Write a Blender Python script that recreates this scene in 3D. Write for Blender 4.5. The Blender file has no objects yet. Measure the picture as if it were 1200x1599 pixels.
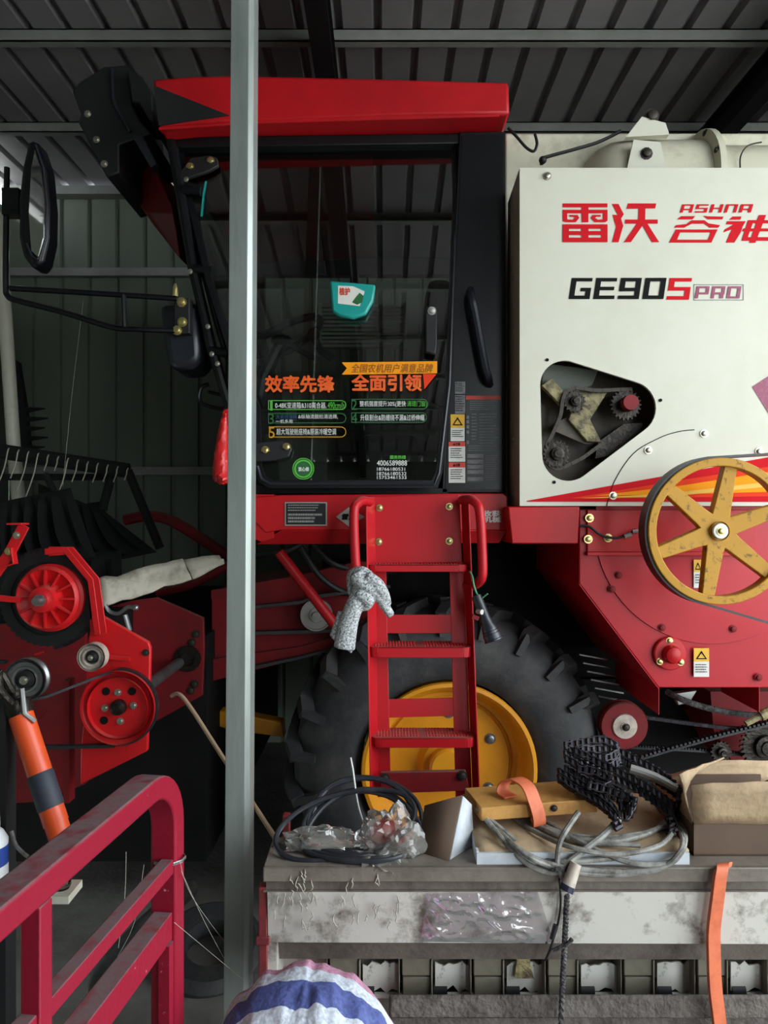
import bpy, bmesh, math, random
from mathutils import Vector, Matrix, Euler
random.seed(7)
S = bpy.context.scene
COL = S.collection
F = 1110.0; H = 1.75; CX = 600.0; CY = 799.5

# ---------------- camera ----------------
cam = bpy.data.cameras.new('camera'); cam.sensor_fit = 'VERTICAL'; cam.sensor_height = 36
cam.lens = F/1599*36; cam.clip_start = 0.05
co = bpy.data.objects.new('camera', cam); COL.objects.link(co)
co.location = (0, 0, H); co.rotation_euler = (math.pi/2, 0, 0); S.camera = co

# ---------------- sky, daylight openings, exposure ----------------
W = bpy.data.worlds.new('sky'); S.world = W; W.use_nodes = True
bg = W.node_tree.nodes['Background']; bg.inputs[0].default_value = (0.86, 0.95, 1.0, 1); bg.inputs[1].default_value = 9.0
def portal(name, loc, rot, sx, sy):
    l = bpy.data.lights.new(name, 'AREA'); l.shape = 'RECTANGLE'; l.size = sx; l.size_y = sy
    l.cycles.is_portal = True
    o = bpy.data.objects.new(name, l); COL.objects.link(o); o.location = loc; o.rotation_euler = rot
portal('side_daylight', (3.0, 0.15, 1.95), (0, math.pi/2, 0), 3.9, 3.6)       # open right side of the shed
portal('front_daylight', (2.45, -4.6, 1.95), (math.pi/2, 0, 0), 1.1, 3.9)     # open doorway behind
portal('left_daylight', (-2.85, 2.3, .2), (0, -math.pi/2, 0), .4, 1.4)
S.view_settings.view_transform = 'Standard'; S.view_settings.look = 'None'
S.view_settings.exposure = -0.1; S.view_settings.gamma = 1.0; S.view_settings.use_curve_mapping = False
S.cycles.max_bounces = 10; S.cycles.transparent_max_bounces = 24; S.cycles.sample_clamp_indirect = 6

# ---------------- helpers ----------------
def P(px, py, Y):
    return Vector(((px-CX)/F*Y, Y, H+(CY-py)/F*Y))
def surf(a, b=0.0, off=0.0):          # plane Y = a + b*z ; returns px -> point lying on it
    def f(px, py):
        k = (CY-py)/F; Y = (a+b*H)/(1-b*k) - off
        return P(px, py, Y)
    return f
def lin(c):
    return tuple(((v/255)/12.92 if v/255 <= .04045 else ((v/255+.055)/1.055)**2.4) for v in c)
MATS = {}
def mat(name, col, rough=.5, metal=0.0, n2=None, bump=None, coat=0.0, dust=None, spec=.5, emit=None, streak=False):
    m = bpy.data.materials.new(name); m.use_nodes = True; MATS[name] = m
    N = m.node_tree.nodes; L = m.node_tree.links; b = N['Principled BSDF']
    c = lin(col)+(1,)
    b.inputs['Base Color'].default_value = c; b.inputs['Roughness'].default_value = rough
    b.inputs['Metallic'].default_value = metal; b.inputs['Coat Weight'].default_value = coat
    b.inputs['Specular IOR Level'].default_value = spec
    tc = N.new('ShaderNodeTexCoord'); out = None
    mp = N.new('ShaderNodeMapping'); L.new(tc.outputs['Object'], mp.inputs[0])
    if streak: mp.inputs['Scale'].default_value = (1, 1, .15)
    if n2:
        col2, sc, lo, hi = n2
        nz = N.new('ShaderNodeTexNoise'); nz.inputs['Scale'].default_value = sc; nz.inputs['Detail'].default_value = 9; nz.inputs['Roughness'].default_value = .7
        L.new(mp.outputs[0], nz.inputs[0])
        r = N.new('ShaderNodeValToRGB'); r.color_ramp.elements[0].position = lo; r.color_ramp.elements[1].position = hi
        r.color_ramp.elements[0].color = c; r.color_ramp.elements[1].color = lin(col2)+(1,)
        L.new(nz.outputs[0], r.inputs[0]); out = r.outputs[0]
    if dust:
        dcol, lo, hi, amt = dust
        g = N.new('ShaderNodeNewGeometry'); sx = N.new('ShaderNodeSeparateXYZ'); L.new(g.outputs['Normal'], sx.inputs[0])
        mr = N.new('ShaderNodeMapRange'); mr.inputs[1].default_value = lo; mr.inputs[2].default_value = hi; mr.inputs[4].default_value = amt
        L.new(sx.outputs[2], mr.inputs[0])
        nn = N.new('ShaderNodeTexNoise'); nn.inputs['Scale'].default_value = 35; nn.inputs['Detail'].default_value = 4; L.new(tc.outputs['Object'], nn.inputs[0])
        r2 = N.new('ShaderNodeMapRange'); r2.inputs[1].default_value = .2; r2.inputs[2].default_value = .5; L.new(nn.outputs[0], r2.inputs[0])
        mu = N.new('ShaderNodeMath'); mu.operation = 'MULTIPLY'; L.new(mr.outputs[0], mu.inputs[0]); L.new(r2.outputs[0], mu.inputs[1])
        mx = N.new('ShaderNodeMix'); mx.data_type = 'RGBA'; L.new(mu.outputs[0], mx.inputs[0])
        if out: L.new(out, mx.inputs[6])
        else: mx.inputs[6].default_value = c
        mx.inputs[7].default_value = lin(dcol)+(1,); out = mx.outputs[2]
    if out: L.new(out, b.inputs['Base Color'])
    if bump:
        nb = N.new('ShaderNodeTexNoise'); nb.inputs['Scale'].default_value = bump[0]; nb.inputs['Detail'].default_value = 5
        L.new(tc.outputs['Object'], nb.inputs[0])
        bn = N.new('ShaderNodeBump'); bn.inputs['Strength'].default_value = bump[1]; bn.inputs['Distance'].default_value = .01
        L.new(nb.outputs[0], bn.inputs['Height']); L.new(bn.outputs[0], b.inputs['Normal'])
    return m
def glassmat(name, tint, refl=1.0, rough=0.0, film=None):
    m = bpy.data.materials.new(name); m.use_nodes = True; MATS[name] = m
    N = m.node_tree.nodes; L = m.node_tree.links; N.remove(N['Principled BSDF'])
    t = N.new('ShaderNodeBsdfTransparent'); t.inputs[0].default_value = tuple(tint)+(1,)
    g = N.new('ShaderNodeBsdfGlossy'); g.inputs['Roughness'].default_value = rough
    fr = N.new('ShaderNodeFresnel'); fr.inputs[0].default_value = 1.5
    mu = N.new('ShaderNodeMath'); mu.operation = 'MULTIPLY'; mu.inputs[1].default_value = refl; mu.use_clamp = True; L.new(fr.outputs[0], mu.inputs[0])
    mx = N.new('ShaderNodeMixShader'); L.new(mu.outputs[0], mx.inputs[0]); L.new(t.outputs[0], mx.inputs[1]); L.new(g.outputs[0], mx.inputs[2])
    last = mx
    if film:
        d = N.new('ShaderNodeBsdfDiffuse'); d.inputs[0].default_value = lin(film[0])+(1,)
        nz = N.new('ShaderNodeTexNoise'); nz.inputs['Scale'].default_value = film[2]; nz.inputs['Detail'].default_value = 4
        tc = N.new('ShaderNodeTexCoord'); L.new(tc.outputs['Object'], nz.inputs[0])
        r = N.new('ShaderNodeMapRange'); r.inputs[1].default_value = .35; r.inputs[2].default_value = .7; r.inputs[3].default_value = film[1]*.4; r.inputs[4].default_value = film[1]; L.new(nz.outputs[0], r.inputs[0])
        m2 = N.new('ShaderNodeMixShader'); L.new(r.outputs[0], m2.inputs[0]); L.new(mx.outputs[0], m2.inputs[1]); L.new(d.outputs[0], m2.inputs[2]); last = m2
    L.new(last.outputs[0], N['Material Output'].inputs[0]); return m

WL = {}
def frame_axes(t):
    t = t.normalized(); a = Vector((0, 0, 1)) if abs(t.z) < .9 else Vector((1, 0, 0))
    u = t.cross(a).normalized(); return u, t.cross(u).normalized()
class MB:
    def __init__(s): s.bm = bmesh.new()
    def poly(s, pts):
        try: return s.bm.faces.new([s.bm.verts.new(p) for p in pts])
        except ValueError: return None
    def prism(s, pts, vec):
        vec = Vector(vec); a = [s.bm.verts.new(p) for p in pts]; b = [s.bm.verts.new(Vector(p)+vec) for p in pts]; n = len(a)
        s.bm.faces.new(a); s.bm.faces.new(b[::-1])
        for i in range(n): s.bm.faces.new((a[i], b[i], b[(i+1) % n], a[(i+1) % n]))
        return s
    def pp(s, pts, Y, d): return s.prism([P(x, y, Y) for x, y in pts], (0, d, 0))
    def loft(s, A, B):
        a = [s.bm.verts.new(p) for p in A]; b = [s.bm.verts.new(p) for p in B]; n = len(a)
        s.bm.faces.new(a); s.bm.faces.new(b[::-1])
        for i in range(n): s.bm.faces.new((a[i], b[i], b[(i+1) % n], a[(i+1) % n]))
        return s
    def box(s, c, size, R=None):
        c = Vector(c); R = R or Matrix.Identity(3); v = []
        for x, y, z in ((-1,-1,-1),(1,-1,-1),(1,1,-1),(-1,1,-1),(-1,-1,1),(1,-1,1),(1,1,1),(-1,1,1)):
            v.append(s.bm.verts.new(c+R @ Vector((x*size[0]/2, y*size[1]/2, z*size[2]/2))))
        for f in ((0,3,2,1),(4,5,6,7),(0,1,5,4),(1,2,6,5),(2,3,7,6),(3,0,4,7)): s.bm.faces.new([v[i] for i in f])
        return s
    def bb(s, x0, x1, y0, y1, z0, z1): return s.box(((x0+x1)/2, (y0+y1)/2, (z0+z1)/2), (abs(x1-x0), abs(y1-y0), abs(z1-z0)))
    def bar(s, p, q, w, h):                  # rectangular bar from p to q
        p = Vector(p); q = Vector(q); t = (q-p).normalized(); u, v = frame_axes(t)
        R = Matrix((u, t, v)).transposed()
        return s.box((p+q)/2, (w, (q-p).length, h), R)
    def tube(s, pts, r, n=8, closed=False):
        pts = [Vector(p) for p in pts]; m = len(pts); rings = []; u = None
        for i in range(m):
            if closed: t = pts[(i+1) % m]-pts[i-1]
            else: t = pts[min(i+1, m-1)]-pts[max(i-1, 0)]
            if t.length < 1e-9: t = Vector((0, 0, 1))
            t.normalize()
            if u is None: u, v = frame_axes(t)
            else:
                u = (u-t*u.dot(t))
                if u.length < 1e-6: u, v = frame_axes(t)
                u.normalize(); v = t.cross(u)
            rr = r[i] if isinstance(r, (list, tuple)) else r
            rings.append([s.bm.verts.new(pts[i]+(u*math.cos(2*math.pi*k/n)+v*math.sin(2*math.pi*k/n))*rr) for k in range(n)])
        for i in range(m if closed else m-1):
            A = rings[i]; B = rings[(i+1) % m]
            for k in range(n): s.bm.faces.new((A[k], A[(k+1) % n], B[(k+1) % n], B[k]))
        if not closed: s.bm.faces.new(rings[0][::-1]); s.bm.faces.new(rings[-1])
        return s
    def lathe(s, prof, o, axis=(0, 1, 0), n=40, closed=False):   # prof: (radius, distance along axis)
        o = Vector(o); t = Vector(axis).normalized(); u, v = frame_axes(t); rings = []
        for r, h in prof:
            if r < 1e-6: rings.append([s.bm.verts.new(o+t*h)])
            else: rings.append([s.bm.verts.new(o+t*h+(u*math.cos(2*math.pi*k/n)+v*math.sin(2*math.pi*k/n))*r) for k in range(n)])
        q = len(rings)
        for i in range(q if closed else q-1):
            A = rings[i]; B = rings[(i+1) % q]
            for k in range(n):
                k2 = (k+1) % n
                if len(A) == 1 and len(B) == 1: continue
                if len(A) == 1: s.bm.faces.new((A[0], B[k2], B[k]))
                elif len(B) == 1: s.bm.faces.new((A[k], A[k2], B[0]))
                else: s.bm.faces.new((A[k], A[k2], B[k2], B[k]))
        return s
    def cyl(s, p, q, r, n=16, r2=None):
        p = Vector(p); q = Vector(q); h = (q-p).length; r2 = r if r2 is None else r2
        return s.lathe([(0, 0), (r, 0), (r2, h), (0, h)], p, q-p, n)
    def ball(s, c, r, n=12, R=None):
        rx, ry, rz = (r, r, r) if not isinstance(r, (tuple, list)) else r
        M = (R or Matrix.Identity(3)); c = Vector(c); g = bmesh.ops.create_icosphere(s.bm, subdivisions=2 if n < 16 else 3, radius=1)
        for v in g['verts']: v.co = c+M @ Vector((v.co.x*rx, v.co.y*ry, v.co.z*rz))
        return s
    def strap(s, pts, wv, t):               # flat band following pts, width vector wv, thickness t
        pts = [Vector(p) for p in pts]; wv = Vector(wv); m = len(pts); rings = []
        for i in range(m):
            tg = (pts[min(i+1, m-1)]-pts[max(i-1, 0)]).normalized(); nn = tg.cross(wv).normalized()*t/2
            rings.append([s.bm.verts.new(pts[i]+a*wv/2+b*nn) for a, b in ((-1,-1),(1,-1),(1,1),(-1,1))])
        for i in range(m-1):
            A, B = rings[i], rings[i+1]
            for k in range(4): s.bm.faces.new((A[k], A[(k+1) % 4], B[(k+1) % 4], B[k]))
        s.bm.faces.new(rings[0][::-1]); s.bm.faces.new(rings[-1]); return s
    def build(s, name, m, parent=None, bevel=0, smooth=35, subd=0, label=None, jitter=0, solid=0):
        bm = s.bm
        if jitter:
            for v in bm.verts: v.co += Vector((random.uniform(-1, 1), random.uniform(-1, 1), random.uniform(-1, 1)))*jitter
        bmesh.ops.recalc_face_normals(bm, faces=bm.faces[:])
        xs = [v.co.x for v in bm.verts]; ys = [v.co.y for v in bm.verts]; zs = [v.co.z for v in bm.verts]
        o = Vector(((min(xs)+max(xs))/2, (min(ys)+max(ys))/2, min(zs)))
        for v in bm.verts: v.co -= o
        me = bpy.data.meshes.new(name); bm.to_mesh(me); bm.free()
        if smooth:
            me.shade_smooth(); me.set_sharp_from_angle(angle=math.radians(smooth))
        me.materials.append(MATS[m] if isinstance(m, str) else m)
        ob = bpy.data.objects.new(name, me); COL.objects.link(ob); WL[ob.name] = o
        if parent: ob.parent = parent; ob.location = o-WL[parent.name]
        else: ob.location = o
        if solid: md = ob.modifiers.new('solid', 'SOLIDIFY'); md.thickness = solid; md.offset = 0
        if bevel: md = ob.modifiers.new('bevel', 'BEVEL'); md.width = bevel; md.segments = 2; md.limit_method = 'ANGLE'; md.angle_limit = math.radians(40)
        if subd: md = ob.modifiers.new('subd', 'SUBSURF'); md.levels = subd; md.render_levels = subd
        if label: ob['label'] = label
        return ob
def thing(name, loc, label, cat, group=None):
    o = bpy.data.objects.new(name, None); o.empty_display_size = .1; COL.objects.link(o); o.location = loc; WL[o.name] = Vector(loc)
    return tag(o, label, cat, group)
def tag(o, label, cat, group=None, kind=None):
    o['label'] = label; o['category'] = cat
    if group: o['group'] = group
    if kind: o['kind'] = kind
    return o
def struct(o, label=None):
    o['kind'] = 'structure'
    if label: o['label'] = label
    return o
def smooth_path(pts, n=8, closed=False):
    pts = [Vector(p) for p in pts]; m = len(pts); out = []
    for i in range(m if closed else m-1):
        g = (lambda k: pts[k % m]) if closed else (lambda k: pts[max(0, min(m-1, k))])
        a, b, c, d = g(i-1), g(i), g(i+1), g(i+2)
        for j in range(n):
            t = j/n
            out.append(.5*((2*b)+(c-a)*t+(2*a-5*b+4*c-d)*t*t+(3*b-a-3*c+d)*t*t*t))
    if not closed: out.append(pts[-1])
    return out
def font_mesh(body, bold=0.0, shear=0.0):
    cu = bpy.data.curves.new('lettering', 'FONT'); cu.body = body; cu.size = 1; cu.offset = bold; cu.shear = shear
    o = bpy.data.objects.new('lettering', cu); COL.objects.link(o)
    dg = bpy.context.evaluated_depsgraph_get(); me = bpy.data.meshes.new_from_object(o.evaluated_get(dg))
    bpy.data.objects.remove(o); bpy.data.curves.remove(cu); return me
def text_on(mb, body, rect, f, bold=0.0, shear=0.0):     # lettering fitted to a px rectangle on a surface f
    me = font_mesh(body, 0, shear); v = [p.co for p in me.vertices]
    if not v: return
    x0 = min(p.x for p in v); x1 = max(p.x for p in v); y0 = min(p.y for p in v); y1 = max(p.y for p in v); a, b, c, d = rect
    g = bold*(d-b)
    for n_, (ox, oy) in enumerate(((0, 0), (1, 0), (-1, 0), (0, 1), (0, -1), (.7, .7), (-.7, .7), (.7, -.7), (-.7, -.7))[:9 if bold > .025 else 5 if bold else 1]):
        k = Vector((0, -.00006*n_, 0))
        vs = [mb.bm.verts.new(f(a+g+(p.x-x0)/(x1-x0)*(c-a-2*g)+ox*g, d-g-(p.y-y0)/(y1-y0)*(d-b-2*g)+oy*g)+k) for p in v]
        for pl in me.polygons:
            try: mb.bm.faces.new([vs[i] for i in pl.vertices])
            except ValueError: pass
    bpy.data.meshes.remove(me)
def rect_on(mb, x0, y0, x1, y1, f): mb.poly([f(x0, y1), f(x1, y1), f(x1, y0), f(x0, y0)])
def poly_on(mb, pts, f):
    k = Vector((0, -.00008*(len(mb.bm.faces) % 24), 0)); mb.poly([f(x, y)+k for x, y in pts])
def bolt(parent, p, r=.008, m='bolt_steel', name='bolt', axis=(0, -1, 0), h=None):
    h = h or r*.9; a = Vector(axis)
    b = MB(); b.lathe([(0, 0), (r*1.5, 0), (r*1.5, h*.25), (r, h*.25), (r, h), (r*.75, h*1.15), (0, h*1.15)], p, a, 10)
    return b.build(name, m, parent)
SEG = {'G': [(0,5,4,6),(0,0,1,6),(0,0,4,1),(3,0,4,3),(2,2.2,4,3.2)], 'E': [(0,5,4,6),(0,0,1,6),(0,0,4,1),(0,2.5,3.7,3.5)],
 '9': [(0,5,4,6),(3,0,4,6),(0,2.2,1,6),(0,2.2,4,3.2),(0,0,4,1)], '0': [(0,5,4,6),(0,0,1,6),(3,0,4,6),(0,0,4,1)],
 'O': [(0,5,4,6),(0,0,1,6),(3,0,4,6),(0,0,4,1)], 'S': [(0,5,4,6),(0,2.5,1,6),(0,2.5,4,3.5),(3,0,4,3.5),(0,0,4,1)], 'P': [(0,5,4,6),(0,0,1,6),(3,2,4,6),(0,2,4,3)],
 'R': [(0,5,4,6),(0,0,1,6),(3,2.5,4,6),(0,2,4,3),(2.6,0,3.8,2.5)], 'A': [(0,5,4,6),(0,0,1,6),(3,0,4,6),(0,1.8,4,2.8)],
 'H': [(0,0,1,6),(3,0,4,6),(0,2.5,4,3.5)], 'N': [(0,5,4,6),(0,0,1,6),(3,0,4,6)]}
def seg_text(mb, s, x0, y0, x1, y1, f, shear=6, gap=.7):
    n = len(s); cw = (x1-x0)/(n*4+(n-1)*gap)
    for i, ch in enumerate(s):
        bx = x0+i*(4+gap)*cw
        for a, b, c, d in SEG[ch]:
            kk = Vector((0, -.00008*len(mb.bm.faces), 0))
            q = lambda gx, gy: kk+f(bx+gx*cw+shear*(gy/6-.5), y1-(y1-y0)*gy/6)
            mb.poly([q(a, b), q(c, b), q(c, d), q(a, d)])

# ---------------- materials ----------------
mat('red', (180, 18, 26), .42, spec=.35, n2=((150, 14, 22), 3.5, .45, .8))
mat('red_bright', (178, 16, 28), .42, spec=.35, n2=((170, 20, 28), 2.5, .5, .8), dust=((150, 120, 110), .6, 1, .55))
mat('red_fan_haze', (172, 16, 32), .4, spec=.35, n2=((190, 60, 68), 2.2, .58, 1.0), dust=((160, 110, 110), .5, 1, .6))  # pink blotches paint a daylight haze onto the red
mat('red_shaded_dirty', (122, 18, 25), .6, spec=.3, n2=((76, 28, 28), 6, .45, .8), dust=((120, 100, 90), .5, 1, .6))  # base red darkened to paint in shade; mottling and dust are dirt
mat('red_header', (206, 26, 31), .42, spec=.35, n2=((120, 20, 22), 9, .55, .85), dust=((150, 110, 100), .5, 1, .45))
mat('red_gate', (136, 14, 40), .5, spec=.3, n2=((205, 165, 165), 42, .66, .72), bump=(60, .15), dust=((122, 98, 100), .5, .9, 1.0))
mat('red_decal', (196, 26, 36), .75, spec=.1)
mat('magenta_decal', (130, 30, 70), .45, n2=((170, 90, 120), 60, .5, .8))
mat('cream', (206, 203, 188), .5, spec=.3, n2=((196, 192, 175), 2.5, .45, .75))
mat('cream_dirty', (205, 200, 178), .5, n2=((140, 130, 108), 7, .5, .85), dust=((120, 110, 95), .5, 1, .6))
mat('cream_shaded', (150, 135, 118), .6)  # cream with the side face's shadow painted into the colour
mat('black', (13, 14, 17), .38, spec=.35, n2=((20, 21, 24), 6, .4, .8))
mat('black_gloss', (11, 12, 16), .3, spec=.35)
mat('black_matte', (18, 18, 20), .6, n2=((34, 33, 33), 12, .5, .85))
mat('black_plastic', (34, 36, 44), .35)
mat('shade_black', (15, 14, 14), .8, spec=.2, n2=((30, 26, 25), 5, .45, .8))  # near-black that paints the deep shade under and behind the machine
mat('rubber', (44, 44, 46), .65, n2=((80, 76, 73), 6, .45, .8), bump=(40, .2))
mat('belt_rubber', (34, 34, 38), .45, n2=((80, 80, 86), 20, .55, .85))
mat('yellow', (220, 146, 26), .4, n2=((190, 120, 22), 4, .5, .85), coat=.1)
mat('yellow_pulley', (176, 128, 34), .5, spec=.3, n2=((84, 60, 24), 34, .55, .66), dust=((140, 120, 80), .6, 1, .5))
mat('bolt_steel', (190, 185, 170), .3, metal=.9)
mat('bolt_brass', (205, 190, 130), .3, metal=.9)
mat('bolt_dark', (60, 54, 48), .5, metal=.6)
mat('steel', (150, 150, 150), .35, metal=.85, n2=((90, 88, 84), 14, .5, .8))
mat('greasy_steel', (48, 42, 36), .38, metal=.6, n2=((20, 17, 14), 22, .4, .7), bump=(60, .4))
mat('grime', (150, 138, 96), .6, n2=((60, 48, 34), 26, .42, .62), bump=(50, .6))
mat('brown_plate', (84, 72, 58), .55, n2=((44, 36, 28), 9, .4, .75))
mat('white_paint', (225, 225, 220), .5)
mat('white_text', (220, 222, 216), .5)
mat('grey_text', (120, 124, 126), .5)
mat('orange_decal', (240, 150, 28), .7, spec=.1)
mat('orange_text', (226, 84, 26), .5, n2=((240, 130, 36), 3, .45, .6))
mat('red_text', (222, 62, 34), .7, spec=.1)
mat('brown_text', (150, 84, 20), .5)
mat('green_text', (84, 168, 66), .6, spec=.2)
mat('green_dark', (36, 92, 48), .5)
mat('gold_line', (190, 140, 40), .5)
mat('blue_text', (40, 80, 110), .5)
mat('label_white', (215, 212, 205), .5)
mat('label_red', (205, 58, 40), .5)
mat('label_yellow', (222, 170, 40), .5)
mat('label_grey', (120, 118, 120), .5, n2=((90, 88, 92), 90, .45, .6))
mat('label_black', (26, 27, 29), .4)
mat('ink', (24, 23, 23), .8, spec=.1)
mat('plate_silver', (165, 162, 158), .4, metal=.4)
mat('teal', (20, 140, 134), .4, n2=((34, 160, 150), 8, .4, .7))
mat('roof_sheet', (150, 146, 150), .5, n2=((120, 117, 121), 1.2, .35, .75))
mat('purlin', (150, 150, 148), .55, n2=((120, 120, 118), 4, .4, .8))
mat('wall_sheet', (112, 119, 106), .55, n2=((92, 100, 88), 1.5, .4, .8), streak=True)
mat('concrete', (128, 126, 120), .85, n2=((86, 82, 76), 3.0, .4, .75), bump=(30, .3))
mat('outdoor', (196, 194, 184), .9)
mat('galvanised', (150, 156, 152), .34, metal=.35, n2=((120, 128, 122), 12, .45, .75), streak=True)
mat('hopper_lid', (124, 114, 104), .6, n2=((96, 86, 78), 9, .42, .7), bump=(40, .2))
mat('plate_white', (200, 196, 188), .7, n2=((60, 56, 50), 28, .56, .66))
mat('hopper_steel', (206, 200, 192), .42, metal=.1, n2=((104, 92, 82), 9, .50, .66), bump=(18, .12), dust=((150, 138, 122), .4, .9, .8))
mat('hopper_dirty', (106, 96, 88), .7, n2=((74, 64, 58), 7, .42, .72), bump=(40, .4))
mat('seed_unit', (104, 98, 84), .6, n2=((84, 78, 68), 10, .45, .75), bump=(30, .2))
mat('beam_dust', (104, 96, 90), .85, n2=((62, 54, 50), 14, .42, .7), bump=(70, .7))
mat('hopper_red', (140, 48, 52), .6, n2=((80, 40, 40), 12, .45, .7))
mat('cardboard', (180, 154, 122), .8, n2=((136, 112, 86), 7, .4, .75), bump=(50, .3))
mat('old_board', (196, 188, 172), .85, n2=((120, 108, 92), 9, .45, .7))
mat('cardboard_dark', (96, 76, 62), .85, n2=((86, 68, 56), 6, .4, .75))
mat('cardboard_white', (196, 200, 206), .7, n2=((150, 156, 166), 9, .45, .75))
mat('wood', (198, 146, 76), .6, n2=((146, 98, 46), 8, .42, .72), bump=(30, .2))
mat('hose_black', (36, 38, 44), .35, n2=((70, 72, 78), 14, .5, .85))
mat('cable_grey', (140, 138, 132), .6, n2=((74, 70, 64), 26, .42, .65))
mat('orange_strap', (208, 106, 68), .6, n2=((176, 80, 50), 20, .45, .75))
mat('orange_gun', (206, 74, 28), .38, n2=((170, 58, 26), 16, .55, .8))
mat('tape_blue', (44, 48, 60), .6)
mat('chain_black', (40, 37, 42), .38, metal=.6, n2=((78, 72, 80), 40, .52, .75))
mat('stick', (150, 124, 100), .7)
mat('glove', (214, 216, 218), .95, n2=((92, 94, 96), 150, .42, .6), bump=(220, .5))
mat('red_bag', (196, 28, 30), .35, n2=((230, 60, 58), 20, .5, .8), bump=(30, .5))
mat('pvc', (206, 202, 186), .45, n2=((160, 154, 136), 6, .5, .85))
mat('rope', (96, 92, 92), .9, n2=((40, 38, 38), 60, .4, .6), bump=(150, .8))
mat('plug', (186, 172, 160), .5, n2=((130, 118, 108), 30, .45, .7))
mat('navy', (34, 34, 58), .35)
mat('net', (8, 8, 9), .9)
mat('wire_pale', (170, 165, 150), .5)
mat('web', (168, 162, 150), .9)
mat('cord_green', (70, 140, 100), .6)
mat('mirror_face', (190, 190, 190), .03, metal=1)
mat('bottle_white', (225, 228, 230), .4)
mat('bottle_blue', (40, 70, 150), .4)
mat('interior_grey', (96, 100, 92), .6)
mat('vent_tan', (190, 188, 170), .6)
glassmat('cab_glass', (.76, .80, .78), 3.0)
glassmat('dark_glass', (.45, .48, .47), .25)
glassmat('film', (.84, .80, .83), 3.4, .12, film=((186, 170, 182), .07, 9))
glassmat('bag', (.86, .87, .88), 1.5, .08, film=((190, 184, 176), .38, 16))
glassmat('jar', (.9, .92, .92), 1.2)

# ---------------- the shed ----------------
XL, XR, YB, YF, ZR = -2.85, 3.65, 5.40, -4.6, 4.2
b = MB(); b.bb(XL-.3, XR, YF, YB+.6, -.1, 0); struct(b.build('floor', 'concrete', smooth=0), 'dusty concrete shed floor')
b = MB(); b.poly([(-40, -40, -.11), (40, -40, -.11), (40, 40, -.11), (-40, 40, -.11)]); struct(b.build('ground', 'outdoor', smooth=0))
def sheet(mb, x0, x1, pitch, rib, d, make):       # ribbed metal sheet; make(s, h) -> two end points
    s = x0; prof = []
    while s < x1:
        prof += [(s, 0), (s+pitch-rib, 0), (s+pitch-rib*.75, d), (s+pitch-rib*.25, d)]; s += pitch
    prof.append((x1+.05, 0))
    va = [[mb.bm.verts.new(p) for p in make(*q)] for q in prof]
    for A, B in zip(va, va[1:]): mb.bm.faces.new((A[0], B[0], B[1], A[1]))
b = MB(); sheet(b, XL-.1, XR, .196, .05, .038, lambda s, h: ((s, YF-.3 if s < 3.08 else 1.95, ZR+h), (s, YB+.02, ZR+h))); r_ = struct(b.build('ceiling', 'roof_sheet', smooth=0), 'dark ribbed metal roof seen from below')
b = MB(); sheet(b, XL, XR, .21, .035, .022, lambda s, h: ((s, YB+h, 0), (s, YB+h, ZR-.02))); struct(b.build('wall_back', 'wall_sheet', smooth=0), 'grey green ribbed metal back wall')
b = MB(); sheet(b, 0.6, YB, .21, .035, .022, lambda s, h: ((XL-h, s, 0.4 if 1.55 < s < 3.05 else 0), (XL-h, s, ZR-.16 if s > 4.75 else ZR))); b.poly([(XL, YF, 0), (XL, .6, 0), (XL, .6, ZR-.05), (XL, YF, ZR-.05)]); struct(b.build('wall_left', 'wall_sheet', smooth=0))
b = MB(); b.bb(XL, 1.9, YF-.05, YF, 0, ZR); struct(b.build('wall_front', 'wall_sheet', smooth=0))
b = MB(); b.bb(3.6, 3.65, 1.95, YB, 0, ZR); b.bb(3.0, 3.04, YF, -1.65, 0, ZR); struct(b.build('wall_right', 'wall_sheet', smooth=0))
for i, y in enumerate((5.335, 4.46, 3.6, 2.74, 1.88, 1.02, .16, -.7, -1.56, -2.42, -3.28, -4.14)):
    b = MB(); z0 = ZR-.065; XR = 3.65 if y > 1.95 else 3.0
    if i == 0: b.bb(XL, XR, y-.03, y+.06, z0-.01, ZR-.012)
    else: b.bb(XL, XR, y, y+.006, z0, ZR-.002); b.bb(XL, XR, y, y+.05, z0, z0+.006); b.bb(XL, XR, y, y+.05, ZR-.008, ZR-.002)
    struct(b.build('trim_%d' % (i+1), 'purlin', smooth=0), 'steel roof purlin running across the shed')
XR = 3.65
for i, z in enumerate((3.56, 2.06, .7)):
    b = MB(); b.bb(XL, XR, YB-.05, YB-.002, z-.03, z+.03); struct(b.build('trim_%d' % (i+20), 'purlin', smooth=0), 'steel rail fixed across the back wall')
for i, x in enumerate((-.3, 2.02)):
    b = MB(); b.bb(x-.05, x+.05, YF, YB, 3.965, 3.98); b.bb(x-.05, x+.05, YF, YB, 4.12, 4.134); b.bb(x-.006, x+.006, YF, YB, 3.965, 4.134)
    struct(b.build('trim_%d' % (i+30), 'black_matte', smooth=0), 'dark steel roof beam running from front to back')
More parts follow.
